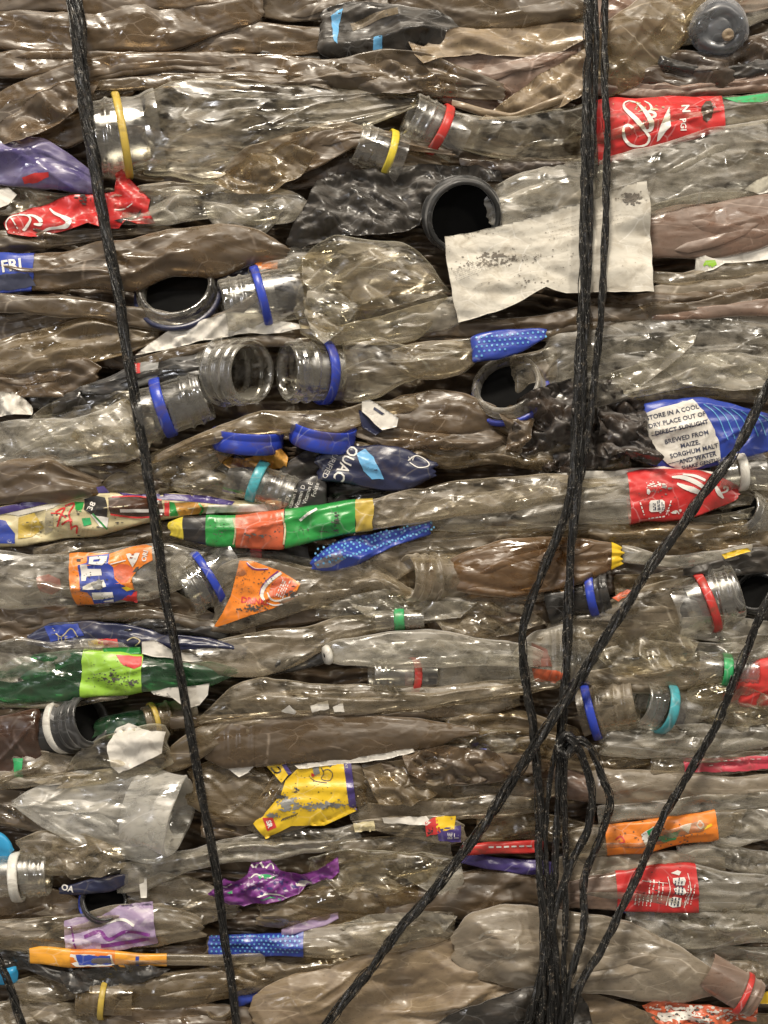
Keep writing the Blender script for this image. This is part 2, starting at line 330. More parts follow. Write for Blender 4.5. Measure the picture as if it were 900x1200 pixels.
        if off:
            P[..., 2] += np.where(front[None] > 0, off, -off)
            P[..., 1] += np.where(v < .12, -off, np.where(v > .88, off, 0))[None]
        m = nf + nb; F = grid_faces(n, m, True)[:, ::-1]
        s.nf = nf; s.vfront = tf
        return P.reshape(-1, 3), F, (n, m)
    def flaps(s, n=None):
        if not s.p or s.hmax < 15 or s.len < 60: return
        R = random.Random(s.seed * 3 + 5); n = n if n is not None else R.choice((0, 1, 1, 2) if s.hmax > 28 else (0, 0, 1))
        P, F, (N, m) = s.surf(); G = P.reshape(N, m, 3)[:, :s.nf]; s.flapn = n
        for k in range(n):
            lu = R.uniform(.3, .75); u0 = R.uniform(.04, .96 - lu); i0, i1 = int(u0 * N), int((u0 + lu) * N)
            if i1 - i0 < 12: continue
            nn = i1 - i0; q = np.linspace(0, 1, nn); sd = s.seed + k * 31 + 700; up = R.random() < .4
            c = R.uniform(.25, .75) + R.uniform(-.25, .25) * (q - .5) * 2 + .08 * (tn(q * 2.6, q * 0, sd) - .5)
            wdt = (min(9, s.hmax * .28) + R.uniform(0, 7)) / s.hmax * np.clip(np.minimum(q, 1 - q) * R.uniform(4, 9), 0.02, 1) ** .8 * (.75 + .5 * tn(q * nn * s.res / 80, q * 0 + 2, sd + 1))
            lift = R.uniform(1.2, 3.2); rows = 9; t = np.linspace(0, 1, rows); prof = np.array([-.25, .15, .45, .68, .85, .97, 1.03, 1.0, .8]) * lift
            v = c[:, None] + (t[None] - .5) * wdt[:, None] * (-1 if up else 1); v = np.clip(v, .03, .97)
            vi = s.vfront; idx = np.interp(v.ravel(), vi, np.arange(s.nf)).reshape(v.shape); a = np.floor(idx).astype(int); a = np.clip(a, 0, s.nf - 2); f = (idx - a)[..., None]
            ii = np.arange(i0, i1)[:, None]; Q = G[ii, a] * (1 - f) + G[ii, a + 1] * f
            fade = np.clip(np.minimum(q, 1 - q) * 9, 0, 1)[:, None]
            Q[..., 2] += prof[None] * fade * (.8 + .4 * tn(q * nn * s.res / 50, q * 0 + 5, sd + 2))[:, None] + .25
            Q[..., 1] += .9 * (tn(q * nn * s.res / 9, q * 0, sd + 3) - .5)[:, None] * t[None]
            mkmesh('folded_flap', Q.reshape(-1, 3), grid_faces(nn, rows)[:, ::-1], s.m, s.z, s.root, s.root)
    def ux(s, x):                         # station fraction at a given x
        full = np.linspace(0, s.len, 400); mx = resamp((s.T + s.B) / 2, s.t, full)[:, 0]
        return float(full[np.argmin(np.abs(mx - x))] / s.len)
    def wrap(s, x0, x1, mat, name='label', off=.9, parent=None, label=None, slant=0, tear=0):
        a, b = sorted((s.ux(x0), s.ux(x1)))
        P, F, (n, m) = s.surf(a, b, off)
        P = P.copy(); G = P.reshape(n, m, 3)
        if slant:                          # lean of the edges
            cy = G[..., 1].mean(); h = s.hmax
            G[..., 0] += slant * (G[..., 1] - cy) / h
        if tear:
            q = np.linspace(0, 1, n)[:, None]; G[..., 0] += tear * (tn(G[..., 1] / 9, G[..., 1] * 0, s.seed + 70) - .5) * (2 * q - 1)
        o = mkmesh(name, G.reshape(-1, 3), F, mat, s.z, s.root, parent or s.root)
        if label: o['label'] = label
        o_b = BVHTree.FromPolygons([tuple(p) for p in G.reshape(-1, 3)], [tuple(int(i) for i in f) for f in F]); s._bvh = o_b
        s.last = o; return o
    def bvh(s):
        if s._bvh is None:
            P, F, _ = s.surf(); s._bvh = BVHTree.FromPolygons([tuple(p) for p in P], [tuple(int(i) for i in f) for f in F])
        return s._bvh
    def drape(s, bm, off, z0=None):
        T = s.bvh() if (s.p or s._bvh) else None
        P = []
        for v in bm.verts:
            hit = T.ray_cast(Vector((v.co.x, v.co.y, 500)), Vector((0, 0, -1)))[0]
            if hit is None:
                v.tag = True
                hit = T.find_nearest(Vector((v.co.x, v.co.y, s.z + 8)))[0]
            P.append((v.co.x, v.co.y, hit.z + off + v.co.z))
        return P
    def patch(s, poly, mat, name='print', off=.6, parent=None, label=None, step=3.0):
        """a piece of print or paper with this outline lying on the surface"""
        bm = bmesh.new(); pts = poly if isinstance(poly, list) else parse(poly)
        if not isinstance(poly, list) and name in ('label', 'print', 'patch', 'foil_patch', 'torn_hole', 'stain', 'flake'):
            R = random.Random(len(poly)); q = []
            for i in range(len(pts)):
                a, b = pts[i], pts[(i + 1) % len(pts)]; n = max(1, int(math.dist(a, b) / 5))
                for k in range(n):
                    j = .75 if k else 0; q.append((a[0] + (b[0] - a[0]) * k / n + R.uniform(-j, j), a[1] + (b[1] - a[1]) * k / n + R.uniform(-j, j)))
            pts = q
        bm.faces.new([bm.verts.new((x, y, 0)) for x, y in pts]); return s._patch(bm, mat, name, off, parent, label, step)
    def multi(s, polys, mat, name='print', off=.9, parent=None, step=4.0):
        bm = bmesh.new()
        for p in polys: bm.faces.new([bm.verts.new((x, y, 0)) for x, y in p])
        return s._patch(bm, mat, name, off, parent, None, step)
    def specks(s, x, y, w, h, n, mat='smu', size=2.0, off=.9, parent=None, name='stain', rot_=0):
        R = random.Random(int(x * 7 + y)); P = []
        for k in range(n):
            a, b = R.gauss(0, .33), R.gauss(0, .33); qx = x + a * w + b * h * rot_; qy = y + b * h - a * w * rot_; sz = size * R.uniform(.3, 1.5) * (1.3 - abs(a) - abs(b) * .5)
            sz = max(.35, sz); e = R.uniform(.8, 2.6); P.append([(qx + sz * e * math.cos(q) * R.uniform(.5, 1.2), qy + sz * math.sin(q) * R.uniform(.5, 1.2)) for q in np.arange(0, 6.2, 6.283 / 7)])
        return s.multi(P, mat, name, off, parent)
    def fine(s, x, y, w, rows, ang=0, lead=4, mat='whi', th=.9, off=.9, parent=None, name='fine_print'):
        """rows of print too small to read"""
        R = random.Random(int(x * 3 + y)); a = math.radians(ang); dx, dy = math.cos(a), -math.sin(a); nx, ny = -dy, dx; P = []
        for k in range(rows):
            u = 0; L_ = w * R.uniform(.7, 1)
            while u < L_:
                l = R.uniform(1.2, 4); a0 = (x + dx * u + nx * k * lead, y + dy * u + ny * k * lead); a1 = (a0[0] + dx * l, a0[1] + dy * l); hh = th * R.uniform(.7, 1.2) / 1
                P.append([a0, a1, (a1[0] + nx * hh, a1[1] + ny * hh), (a0[0] + nx * hh, a0[1] + ny * hh)]); u += l + R.uniform(.8, 1.8)
        return s.multi(P, mat, name, off, parent)
    def cs(s, o, pts, w, mat='whi', **k):      # a brush stroke measured in an enlarged picture
        q = [p.split(',') for p in pts.split()]; return s.strip([(o[0] + float(p[0]) / o[2], o[1] + float(p[1]) / o[2]) + ((float(p[2]),) if len(p) > 2 else ()) for p in q], w, mat, k.pop('name', 'lettering'), k.pop('off', .8), k.pop('parent', None))
    def cp(s, o, pts, mat='whi', **k):
        return s.patch([(o[0] + float(p.split(',')[0]) / o[2], o[1] + float(p.split(',')[1]) / o[2]) for p in pts.split()], mat, k.pop('name', 'print'), k.pop('off', .9), **k)
    def _patch(s, bm, mat, name, off, parent, label, step):
        bmesh.ops.triangulate(bm, faces=bm.faces[:]); slice_bm(bm, step)
        P = s.drape(bm, off); bm.verts.index_update()
        bmesh.ops.triangulate(bm, faces=bm.faces[:]); bm.verts.index_update()
        F = [[v.index for v in f.verts] for f in bm.faces if not (s.p is None and any(v.tag for v in f.verts))]; bm.free()
        if not F: return None
        par = parent if parent is not None else (getattr(s, 'last', None) or s.root)
        o = mkmesh(name, P, F, mat, s.z, s.root, par)
        if label: o['label'] = label
        return o
    def text(s, txt, x, y, size, mat='whi', rot=0, off=.75, parent=None, sx=1.0, shear=0, bold=0, name='lettering', flip=False):
        bm = text_bm(txt, size, rot, sx, shear, bold, flip)
        for v in bm.verts: v.co.x += x; v.co.y = y - v.co.y
        return s._patch(bm, mat, name, off, parent, None, 4.0)
    def strip(s, pts, w, mat, name, off, parent):
        r_ = ribbon(pts, w); n = len(r_) // 2; A, B_ = r_[:n], r_[n:][::-1]; bm = bmesh.new()
        for i in range(n - 1):
            bm.faces.new([bm.verts.new((q[0], q[1], i * .006)) for q in (A[i], A[i + 1], B_[i + 1], B_[i])])
        return s._patch(bm, mat, name, off, parent, None, 5.0)
    def stroke(s, pts, w, mat='whi', name='lettering', off=.75, parent=None):
        return s.strip(parse(pts), w, mat, name, off, parent)
    # ---- round parts
    def lathe(s, prof, x, y, z, ang, tilt, mat, name, squash=1.0, thread=0, parent=None, label=None, nseg=44, closed=False, wob=0):
        a = math.radians(ang); ti = math.radians(tilt)
        ax = np.array([math.cos(ti) * math.cos(a), -math.cos(ti) * math.sin(a), math.sin(ti)])   # out of the mouth
        up = np.array([0, 0, 1.0]) if abs(ti) < 1.2 else np.array([0, 1.0, 0])
        u = np.cross(ax, up); u /= np.linalg.norm(u); v = np.cross(ax, u)
        pr = np.array(prof, float); th = np.linspace(0, 2 * math.pi, nseg, endpoint=False)
        r = pr[:, 1][:, None] * np.ones(nseg)[None]
        if thread:
            s0, s1, pitch, amp = thread
            q = (pr[:, 0][:, None] / pitch + th[None] / (2 * math.pi)) % 1
            inside = (pr[:, 2][:, None] > 0) if pr.shape[1] > 2 else 1
            r = r + amp * np.exp(-((q - .5) / .17) ** 2) * ((pr[:, 0] > s0) & (pr[:, 0] < s1))[:, None] * inside
        if wob: r = r * (1 + wob * (vn(th[None] * 1.3 + pr[:, :1] * .02, pr[:, :1] / 25, s.seed) - .5))
        P = np.array([x, y, z])[None, None] - ax[None, None] * pr[:, 0][:, None, None] + r[..., None] * (np.cos(th)[None, :, None] * u + squash * np.sin(th)[None, :, None] * v)
        F = grid_faces(len(pr), nseg, True)
        o = mkmesh(name, P.reshape(-1, 3), F, mat, s.z, s.root, parent or s.root)
        if label: o['label'] = label
        return o
    def neck(s, x, y, r, ang=180, tilt=10, L=None, mat='nek', ring=None, ring_at=None, ring_w=None, squash=1.0, flare=None, dark=None, z=None, shoulder=20, name='neck', sup=True, ring_tilt=0):
        """screw neck whose mouth is centred at x,y; ang = way the mouth points, tilt = turned towards the viewer"""
        z = s.z + 4 if z is None else z; L = L or r * 1.7
        ri = r * .86; pr = []
        for t in np.linspace(L + 2, 0, 8): pr.append((t, ri, 0))
        pr += [(-r * .05, r * .90, 0), (-r * .06, r * .96, 0), (0, r, 0)]
        for t in np.linspace(r * .06, L * .62, 26): pr.append((t, r, 1))
        if sup: pr += [(L * .66, r, 0), (L * .68, r * 1.13, 0), (L * .74, r * 1.13, 0), (L * .76, r * 1.0, 0)]
        pr += [(L * .85, r * .98, 0), (L, r * 1.0, 0)]
        fl = flare or r * 1.3
        for t in np.linspace(0.1, 1, 8): pr.append((L + shoulder * t, r + (fl - r) * math.sin(t * math.pi / 2) , 0))
        o = s.lathe(pr, x, y, z, ang, tilt, mat, name, squash, (r * .1, L * .5, r * .40, r * .075), wob=.03)
        if ring:
            ra = ring_at if ring_at is not None else L * .58; w = ring_w or r * .3; R = r * 1.13
            s.lathe([(ra, R * .94), (ra, R), (ra + w * .15, R * 1.03), (ra + w * .85, R * 1.03), (ra + w, R), (ra + w, R * .94), (ra, R * .94)], x, y, z, ang + rnd.uniform(-4, 4), tilt + ring_tilt + rnd.uniform(-4, 4), ring, 'tamper_ring', squash, parent=s.root, nseg=48, wob=.06)
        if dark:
            s.lathe([(L * .38, .1), (L * .38, ri * .98), (L * .2, ri * .985)] if dark == 'deep' else [(L * .42, .1), (L * .42, ri * .985)], x, y, z, ang, tilt, 'shd', 'inside', squash, parent=o)  # added black disc: painted shade of the hollow, set near the mouth
        return o

def slice_bm(bm, step):
    if not bm.verts: return
    xs = [v.co.x for v in bm.verts]; ys = [v.co.y for v in bm.verts]
    for k, (a, b) in enumerate(((min(xs), max(xs)), (min(ys), max(ys)))):
        no = Vector((1, 0, 0)) if k == 0 else Vector((0, 1, 0)); q = a + step
        while q < b - .01:
            bmesh.ops.bisect_plane(bm, geom=bm.verts[:] + bm.edges[:] + bm.faces[:], plane_co=no * q, plane_no=no, dist=1e-4); q += step
def text_bm(txt, size, rot=0, sx=1, shear=0, bold=0, flip=False):
    cu = bpy.data.curves.new('t', 'FONT'); cu.body = txt; cu.size = size; cu.align_x = 'CENTER'; cu.align_y = 'CENTER'; cu.shear = shear; cu.resolution_u = 2
    cu.offset = bold; cu.space_line = .95
    o = bpy.data.objects.new('t', cu); COL.objects.link(o)
    me = bpy.data.meshes.new_from_object(o); bm = bmesh.new(); bm.from_mesh(me)
    bpy.data.objects.remove(o); bpy.data.curves.remove(cu); bpy.data.meshes.remove(me)
    c, sn = math.cos(math.radians(rot)), math.sin(math.radians(rot))
    for v in bm.verts:
        x, y = v.co.x * sx, v.co.y * (-1 if flip else 1); v.co.x = x * c - y * sn; v.co.y = x * sn + y * c; v.co.z = 0
    return bm
def ribbon(pts, w):
    q = np.array([p[:2] for p in pts], float); ww = np.array([p[2] if len(p) > 2 else 1 for p in pts]) * w / 2
    t = np.arange(len(q)); n = (len(q) - 1) * 5 + 1; ts = np.linspace(0, len(q) - 1, n)
    def cr(a):
        out = []
        for u in ts:
            i = min(int(u), len(q) - 2); f = u - i
            p0 = a[max(i - 1, 0)]; p1 = a[i]; p2 = a[i + 1]; p3 = a[min(i + 2, len(q) - 1)]
            out.append(.5 * ((2 * p1) + (-p0 + p2) * f + (2 * p0 - 5 * p1 + 4 * p2 - p3) * f * f + (-p0 + 3 * p1 - 3 * p2 + p3) * f ** 3))
        return np.array(out)
    c = cr(q); wv = np.interp(ts, t, ww); g = np.gradient(c, axis=0); g /= np.linalg.norm(g, axis=1)[:, None] + 1e-9
    nn = np.stack([g[:, 1], -g[:, 0]], 1) * wv[:, None]
    return [tuple(p) for p in np.concatenate([c + nn, (c - nn)[::-1]])]

class Sheet(Thing):
    """a loose crumpled sheet with a free outline"""
    def __init__(s, label, poly, m='pap', z=10, amp=6, cat='sheet', name='plastic_film', group=None, L=70, Wd=30, step=3.0, thick=1.0, slope=(0, 0), curl=0):
        _seed[0] += 17; s.seed = _seed[0]; s.z = z; s.p = None; s.name = name
        pts = parse(poly); c = np.mean([p[:2] for p in pts], 0); s.c = c
        pp = []
        for i, p in enumerate(pts):                       # slightly ragged edge
            q = pts[(i + 1) % len(pts)]; n = max(1, int(math.dist(p[:2], q[:2]) / 9))
            for k in range(n):
                t = k / n; j = .9 if k else 0
                pp.append((p[0] + (q[0] - p[0]) * t + rnd.uniform(-j, j), p[1] + (q[1] - p[1]) * t + rnd.uniform(-j, j)))
        bm = bmesh.new(); bm.faces.new([bm.verts.new((x, y, 0)) for x, y in pp]); bmesh.ops.triangulate(bm, faces=bm.faces[:]); slice_bm(bm, step)
        bmesh.ops.triangulate(bm, faces=bm.faces[:]); bm.verts.index_update()
        X = np.array([v.co.x for v in bm.verts]); Y = np.array([v.co.y for v in bm.verts])
        Z = z + amp * crumple(X, Y, s.seed, L, Wd) + slope[0] * (X - c[0]) + slope[1] * (Y - c[1])
        P = np.stack([X, Y, Z], 1); F = [[v.index for v in f.verts] for f in bm.faces]
        bl = [(e.verts[0].index, e.verts[1].index) for e in bm.edges if len(e.link_faces) == 1]; bm.free()
        s._bvh = BVHTree.FromPolygons([tuple(p) for p in P], F)
        n = len(P); P2 = P.copy(); P2[:, 2] -= thick
        F3 = F + [[b + n, a + n, c_ + n] for a, b, c_ in F]
        for a, b in bl: F3 += [[a, b, b + n], [a, b + n, a + n]]
        o = mkmesh(name, np.concatenate([P, P2]), F3, m, z, None, None)
        tag(o, label, cat, group or GF); s.root = o; s.last = o; s.len = 0

def twine(label, pts, r, z=None, n=3, pitch=46, cat='twine', loose=3, group='black twines tied round the bale', name='twine', seed=0):
    """pts x,y,z[,scale]: plies twisted round each other"""
    q = np.array([p if len(p) > 3 else (*p, 1) for p in parse(pts)], float); R_ = random.Random(seed + 99)
    N0 = len(q); ts = np.linspace(0, N0 - 1, 400); out = []
    for u in ts:
        i = min(int(u), N0 - 2); f = u - i; p0, p1, p2, p3 = q[max(i - 1, 0)], q[i], q[i + 1], q[min(i + 2, N0 - 1)]
        out.append(.5 * ((2 * p1) + (-p0 + p2) * f + (2 * p0 - 5 * p1 + 4 * p2 - p3) * f * f + (-p0 + 3 * p1 - 3 * p2 + p3) * f ** 3))
    c = np.array(out); l = np.concatenate([[0], np.cumsum(np.linalg.norm(np.diff(c[:, :3], axis=0), axis=1))])
    M = int(l[-1] / 2.6); tt = np.linspace(0, l[-1], M); c = np.stack([np.interp(tt, l, c[:, k]) for k in range(4)], 1)
    g = np.gradient(c[:, :3], axis=0); g /= np.linalg.norm(g, axis=1)[:, None]
    e1 = np.cross(g, [0, 0, 1.0]); e1 /= np.linalg.norm(e1, axis=1)[:, None]; e2 = np.cross(g, e1)
    VP, FF, UV = [], [], []; base = 0
    def tube(cc, rad, k, vv):
        nonlocal base
        th = np.linspace(0, 2 * math.pi, k, endpoint=False)
        P = cc[:, None] + rad[:, None, None] * (np.cos(th)[None, :, None] * e1[:, None] + np.sin(th)[None, :, None] * e2[:, None])
        VP.append(P.reshape(-1, 3)); FF.append(grid_faces(len(cc), k, True) + base); base += len(cc) * k
        uv = np.stack([np.repeat(tt[:len(cc)] * .03, k), np.tile(np.abs(np.linspace(-1, 1, k)) * 5 + vv * 7.3, len(cc))], 1); UV.append(uv)
    for k in range(n):
        ph = 2 * math.pi * k / n + 2 * math.pi * tt / (pitch * 2.6) + 2.6 * (vn(tt / 70, tt * 0, k + seed) - .5)
        rr = r * c[:, 3]
        off = (.5 * rr)[:, None] * (np.cos(ph)[:, None] * e1 + np.sin(ph)[:, None] * e2)
        rad = rr * (.58 + .3 * (vn(tt / 40, tt * 0 + k, 5 + seed) - .5) + .1 * (vn(tt / 9, tt * 0 + k, 15) - .5)); tube(c[:, :3] + off, rad, 9, k)
    for k in range(loose * 3):                                   # loose fibres lying along the twine
        ph = R_.uniform(0, 6.3) + 2 * math.pi * tt / (pitch * 2.6 * R_.choice((1, .8, 1.6))); rr = r * c[:, 3] * (1.0 + .35 * (vn(tt / 22, tt * 0 + k, 6 + seed)))
        off = rr[:, None] * (np.cos(ph)[:, None] * e1 + np.sin(ph)[:, None] * e2); tube(c[:, :3] + off, np.full(M, R_.uniform(.35, .8)), 4, 10 + k)
    P = np.concatenate(VP); F = np.concatenate(FF); uv = np.concatenate(UV)
    o = mkmesh(name, P, F, 'twn', float(q[:, 2].mean()), None, None, uv=uv); tag(o, label, cat, group); return o

def B(label, spec, m='dus', z=0, **k): return Thing(label, spec, m, z, **k)
def F_(label, spec, m='brn', z=0, **k):
    if m == 'dus': m = 'olv'
    k.setdefault('cat', 'film'); k.setdefault('name', 'plastic_film'); k.setdefault('simple', True); k.setdefault('d', 5); return Thing(label, spec, m, z, **k)
def BS(label, spec, m='dus', z=0, **k): return Thing(label, spec, m, z, simple=True, **k)
# ================================================================== ROW 1 : top films (y 0-115)
F_('dark brown crumpled film along the top left corner edge', '-20,-28,16 60,-30,13 120,-20,17 200,-24,8 300,-30,2', 'brn', 4)
B('brown mud coated flattened bottle at top left crossed by the thick left twine', '-20,12,58 60,16,64 110,12,62 150,6,58 200,8,58 250,6,40 310,-14,22', 'brn', 2, amp=9)
F_('dark fold of film left of the black bottle near the top', '185,50,62 230,30,64 300,24,62 350,30,66 392,34,60', 'brn', -4, amp=8)
F_('black crinkled film lying deep under the top film fold', '300,40,74 340,36,78 380,44,80 420,50,76', 'blk', -8, amp=6)
F_('thin brown film layer below the mud coated bottle at top left', '-20,66,92 50,58,88 100,56,84 150,58,76 200,62,72', 'brn', 4, amp=5)
F_('long greyish brown film sweeping from the left edge over the big jug', '-20,116,142 50,84,118 110,68,96 200,62,84 300,64,88 360,68,96 420,84,104', 'brn', 6, amp=5, d=7)
F_('second long film layer fanning down to the left edge above the jug', '-20,128,168 40,108,146 100,88,122 180,76,98 300,78,96 400,84,102 480,96,108', 'dus', 2, amp=5, d=7)
F_('wide dull brown film fold on the left above the purple bottle', '-20,150,162 40,124,166 80,104,172 120,98,150 160,92,104', 'brn', -3, amp=4, d=6)
F_('brown film bridging the top of the big jug', '100,96,108 200,88,106 300,84,106 400,88,112 500,98,116 560,104,114', 'dus', 8, amp=5)
F_('dark brown film edge at the top centre of the bale', '290,-20,14 340,-24,24 400,-26,20 470,-20,8', 'dus', -4, amp=5)
t = B('black crushed bottle with pale blue torn label pieces behind the top folds', '376,10,66 410,2,72 450,4,70 490,8,62 540,14,58', 'blk', 2, amp=14)
t.patch('388,20 396,12 402,10 397,30 396,55 392,52', 'lbl', 'label'); t.patch('438,46 448,46 448,60 437,60', 'lbl', 'label')
t.stroke('412,32 428,26 444,20 466,18', 9, 'dus', 'scuffed_patch')
F_('broad brown sagging film at the top edge left of the right twines', '455,-20,14 500,-28,28 560,-34,36 620,-32,32 690,-20,20', 'dus', -2, amp=7, d=12)
F_('crumpled brown film below the black bottle and above the red ring bottle', '315,84,96 350,74,102 400,68,106 450,58,108 500,66,112 550,84,118 590,100,120', 'dus', 9, amp=9, d=9, L=45)
B('grey clear bottle piece peeking under the top edge beside the right twines', '595,-20,32 640,-14,33 690,-8,30', 'gry', -8, amp=6)
F_('broad brown stained film slumped under the pale torn flap', '480,62,92 520,56,118 570,54,130 620,58,122 690,50,88', 'pnk', 4, amp=8, d=10)
Sheet('pale mould stained torn flap of film below the top edge', '478,48 489,62 505,46 538,32 600,33 660,28 690,27 691,44 660,60 610,66 560,62 515,68 496,74 486,64', 'tan', 16, amp=7, Wd=22)
Sheet('wrinkled tan film with pale mud flakes left of the right twines', '560,142 585,128 606,108 632,88 662,72 692,52 694,82 684,112 660,126 630,132 600,140', 'tan', 15, amp=10, L=34, Wd=20)
F_('brown rolled film edge curling above the red ring bottle', '530,116,126 570,128,138 600,134,142 640,118,128 690,100,112', 'tan', 12, amp=4)
F_('dark brown folded film right of the twines at the top', '700,-20,50 740,-24,60 790,-14,52 850,-20,20 910,-20,10', 'pnk', -8, amp=9, d=10)
B('wrinkled brown bottle rising diagonally right of the twines at the top', '690,92,30 730,62,38 775,24,36 820,-20,34', 'dus', 3, path=True, amp=12, L=40)
F_('dark shiny film under the clear bottle base at top right', '745,56,98 790,60,104 840,62,106 880,44,84 915,30,60', 'dbr', -2, amp=10, d=10)
B('grey clear bottle going into the top right corner', '770,50,8 800,20,34 850,-4,40 915,-30,40', 'gry', -6, path=True, amp=8)
t = B('clear bottle pointing base first at the viewer near top right corner', '', 'gry', 12)
t.root.location = W([(845, 40, 12)], 12)[0]
t.lathe([(0, .1), (-1, 8), (1, 13), (3, 16), (-3, 20), (-4, 25), (0, 29), (9, 33), (24, 36), (52, 37)], 842, 38, 24, 260, 68, 'smb', 'body', .92, wob=.16)
t.lathe([(0, .1), (-1, 3), (-1, 6), (2, 7)], 850, 46, 28, 260, 68, 'tan', 'base_knob', 1, wob=.1)
F_('reddish brown film ridge above the red label bottle on the right', '690,92,110 740,88,112 800,98,114 850,92,112 915,84,106', 'pnk', 3, amp=6, d=7)
F_('thin shiny film edge at the right above the green tinged bottle end', '770,62,76 830,80,92 880,74,92 915,56,82', 'drk', 5, amp=6)

# ================================================================== ROW 2 (y 100-215)
t = B('large clear dusty jug with a dull yellow neck ring at upper left', '168,108,208 200,100,206 235,98,212 262,98,212 300,100,192 350,104,176 400,106,156 450,108,140 490,114,126', 'clr', 14, amp=10, d=17, L=90, Wd=40)
t.neck(114, 162, 44, 190, 6, L=56, ring='yed', ring_at=24, ring_w=9, flare=49, shoulder=18, z=10, squash=.8, sup=False)
F_('brown film fold with a lit upper edge right of the jug belly', '262,196,214 290,172,216 340,156,210 380,146,192 415,142,172 440,150,168 480,164,176 530,176,184', 'brn', 17, amp=7, d=6)
F_('dark film behind the lit brown fold under the jug', '190,206,220 260,190,224 330,180,226 400,172,214 440,180,200', 'dbr', -2, amp=5)
t = B('clear bottle neck with a bright yellow ring between jug and black sheet', '440,164,204 480,170,214 520,184,216', 'dus', 4, amp=5)
t.neck(419, 170, 24, 162, 12, L=36, ring='yec', ring_at=34, ring_w=9, flare=28, z=16, squash=.95, sup=False)
t = B('crushed clear bottle with a red neck ring and red script label behind the right twines', '532,132,176 570,140,180 610,140,186 650,130,188 690,122,188 720,116,186 780,114,170 848,113,153 880,110,146 915,108,140', 'clr', 12, amp=8, d=15)
t.neck(481, 136, 27, 158, 16, L=44, ring='rdc', ring_at=32, ring_w=11, flare=29, z=16, squash=1, sup=False, shoulder=24)
t.wrap(697, 848, 'red', slant=6)
o = (690, 105, 5.29)
t.cs(o, '258,262,1.2 245,243,1 222,238,.9 203,262,.9 212,312,1.3 248,352,1.2 305,362,.6 352,348,.9 366,312,1.1 340,275,1.2 295,222,1.9 250,170,1.9 213,128,1.2 212,96,.6 245,78,.5', 2.9)
t.cs(o, '245,78,.4 290,92,.8 325,130,1.5 352,175,2 375,225,2.2 372,262,1.6 345,270,.7 318,240,.5', 3.0)
t.cs(o, '340,76,.4 372,100,.9 380,135,1.4 352,152,1 330,128,.6', 2.4); t.cs(o, '352,150,.8 392,158,1.5 398,182,1.3 372,192,.8', 2.6)
t.cp(o, '490,120 480,170 495,248 470,270 430,325 414,333 418,290 432,240 455,185 478,140', name='lettering'); t.specks(760, 128, 60, 14, 40, 'cream', .9); t.specks(745, 150, 70, 40, 30, 'dbr', .6)
t.text('N', 801, 130, 13, rot=-84, bold=.5); t.text('PGI', 798, 149, 10, rot=-86, bold=.2); t.text('OE', 834, 126, 6, rot=-84)
t.patch('820,128 826,120 832,119 834,128 832,140 826,146 821,143', 'dbr', 'torn_hole')
t.patch('846,116 870,114 900,110 912,110 912,118 890,122 862,122', 'grc', 'green_patch')
B('pale greyish crushed bottle right of the twines under the red label', '700,188,258 740,180,256 780,170,246 830,154,236 870,146,232 915,140,228', 'gry', 15, amp=9, d=15)
B('clear crinkled film bottle in the gap left of the right twines above the stained paper', '570,224,262 600,208,264 640,196,262 680,188,258 710,188,250', 'mil', 8, amp=14, L=32)
F_('dark crumpled film strip directly under the red ring bottle', '540,184,196 580,186,204 640,186,202 690,184,192', 'dbr', 8, amp=10, L=30)
t = B('purple foil wrapped bottle at the left edge', '-20,166,214 20,162,219 50,164,222 80,180,223 104,198,224 116,210,222', 'prp', 6, amp=9, L=40)
t.patch('28,210 44,206 60,205 60,210 46,216 30,217', 'rni', 'label')
F_('dusty film scraps under the purple bottle at left edge', '-20,216,246 20,218,250 60,224,240 110,226,236', 'dus2', 0, amp=10, L=30)
Sheet('torn white flake at the left edge above the red script wrapper', '-10,222 10,220 20,228 10,240 -10,246', 'wht', 8, amp=5)
t = Sheet('crumpled red wrapper with white script beside the left twine', '4,262 14,252 36,243 60,236 85,228 112,226 134,224 136,210 133,201 143,198 160,218 176,234 174,246 182,262 160,262 148,258 140,268 118,266 104,262 84,268 60,273 34,277 10,274', 'red', 12, amp=9, L=40, Wd=20, cat='wrapper', name='torn_wrapper', thick=1.5)
o = (0, 190, 4.737)
t.cs(o, '40,368,.8 36,340,.9 62,308,.8 104,294,.7 150,296,1 168,318,1.5 150,352,1.8 124,382,1.5 84,388,1.2 50,382,1 38,362,.8', 1.8); t.cs(o, '66,312,.8 84,340,.7 100,372,.8', 1.8)
t.cs(o, '150,292,.6 190,298,1.2 222,322,2 222,344,1.5 186,342,.8', 2.6); t.cs(o, '268,250,.6 300,280,1.1 340,300,1.3 382,326,2.6 372,354,2 320,366,1 262,372,1 200,404,.5', 2.9)
t.cs(o, '640,270,.6 690,262,1 740,236,.6', 1.6); t.cp(o, '600,190 640,175 680,185 675,210 620,212', 'mil'); t.cp(o, '640,330 760,290 790,262 770,300 690,345 640,360', 'bkp'); t.specks(95, 232, 20, 8, 14, 'smu', 1.4)
B('clear crinkled bottle with pale highlights right of the red wrapper', '112,244,262 150,232,264 200,222,262 250,214,252 300,216,262 340,224,258 362,236,248', 'gry', 10, amp=11, L=40)
F_('pale clear film scrap above the crinkled bottle under the jug', '160,218,230 200,212,230 240,214,228', 'dus2', 6, amp=8)
B('pointed grey clear film cone under the crinkled bottle', '238,234,250 262,240,280 285,244,290 310,240,276 330,236,256', 'gry', 9, amp=8)
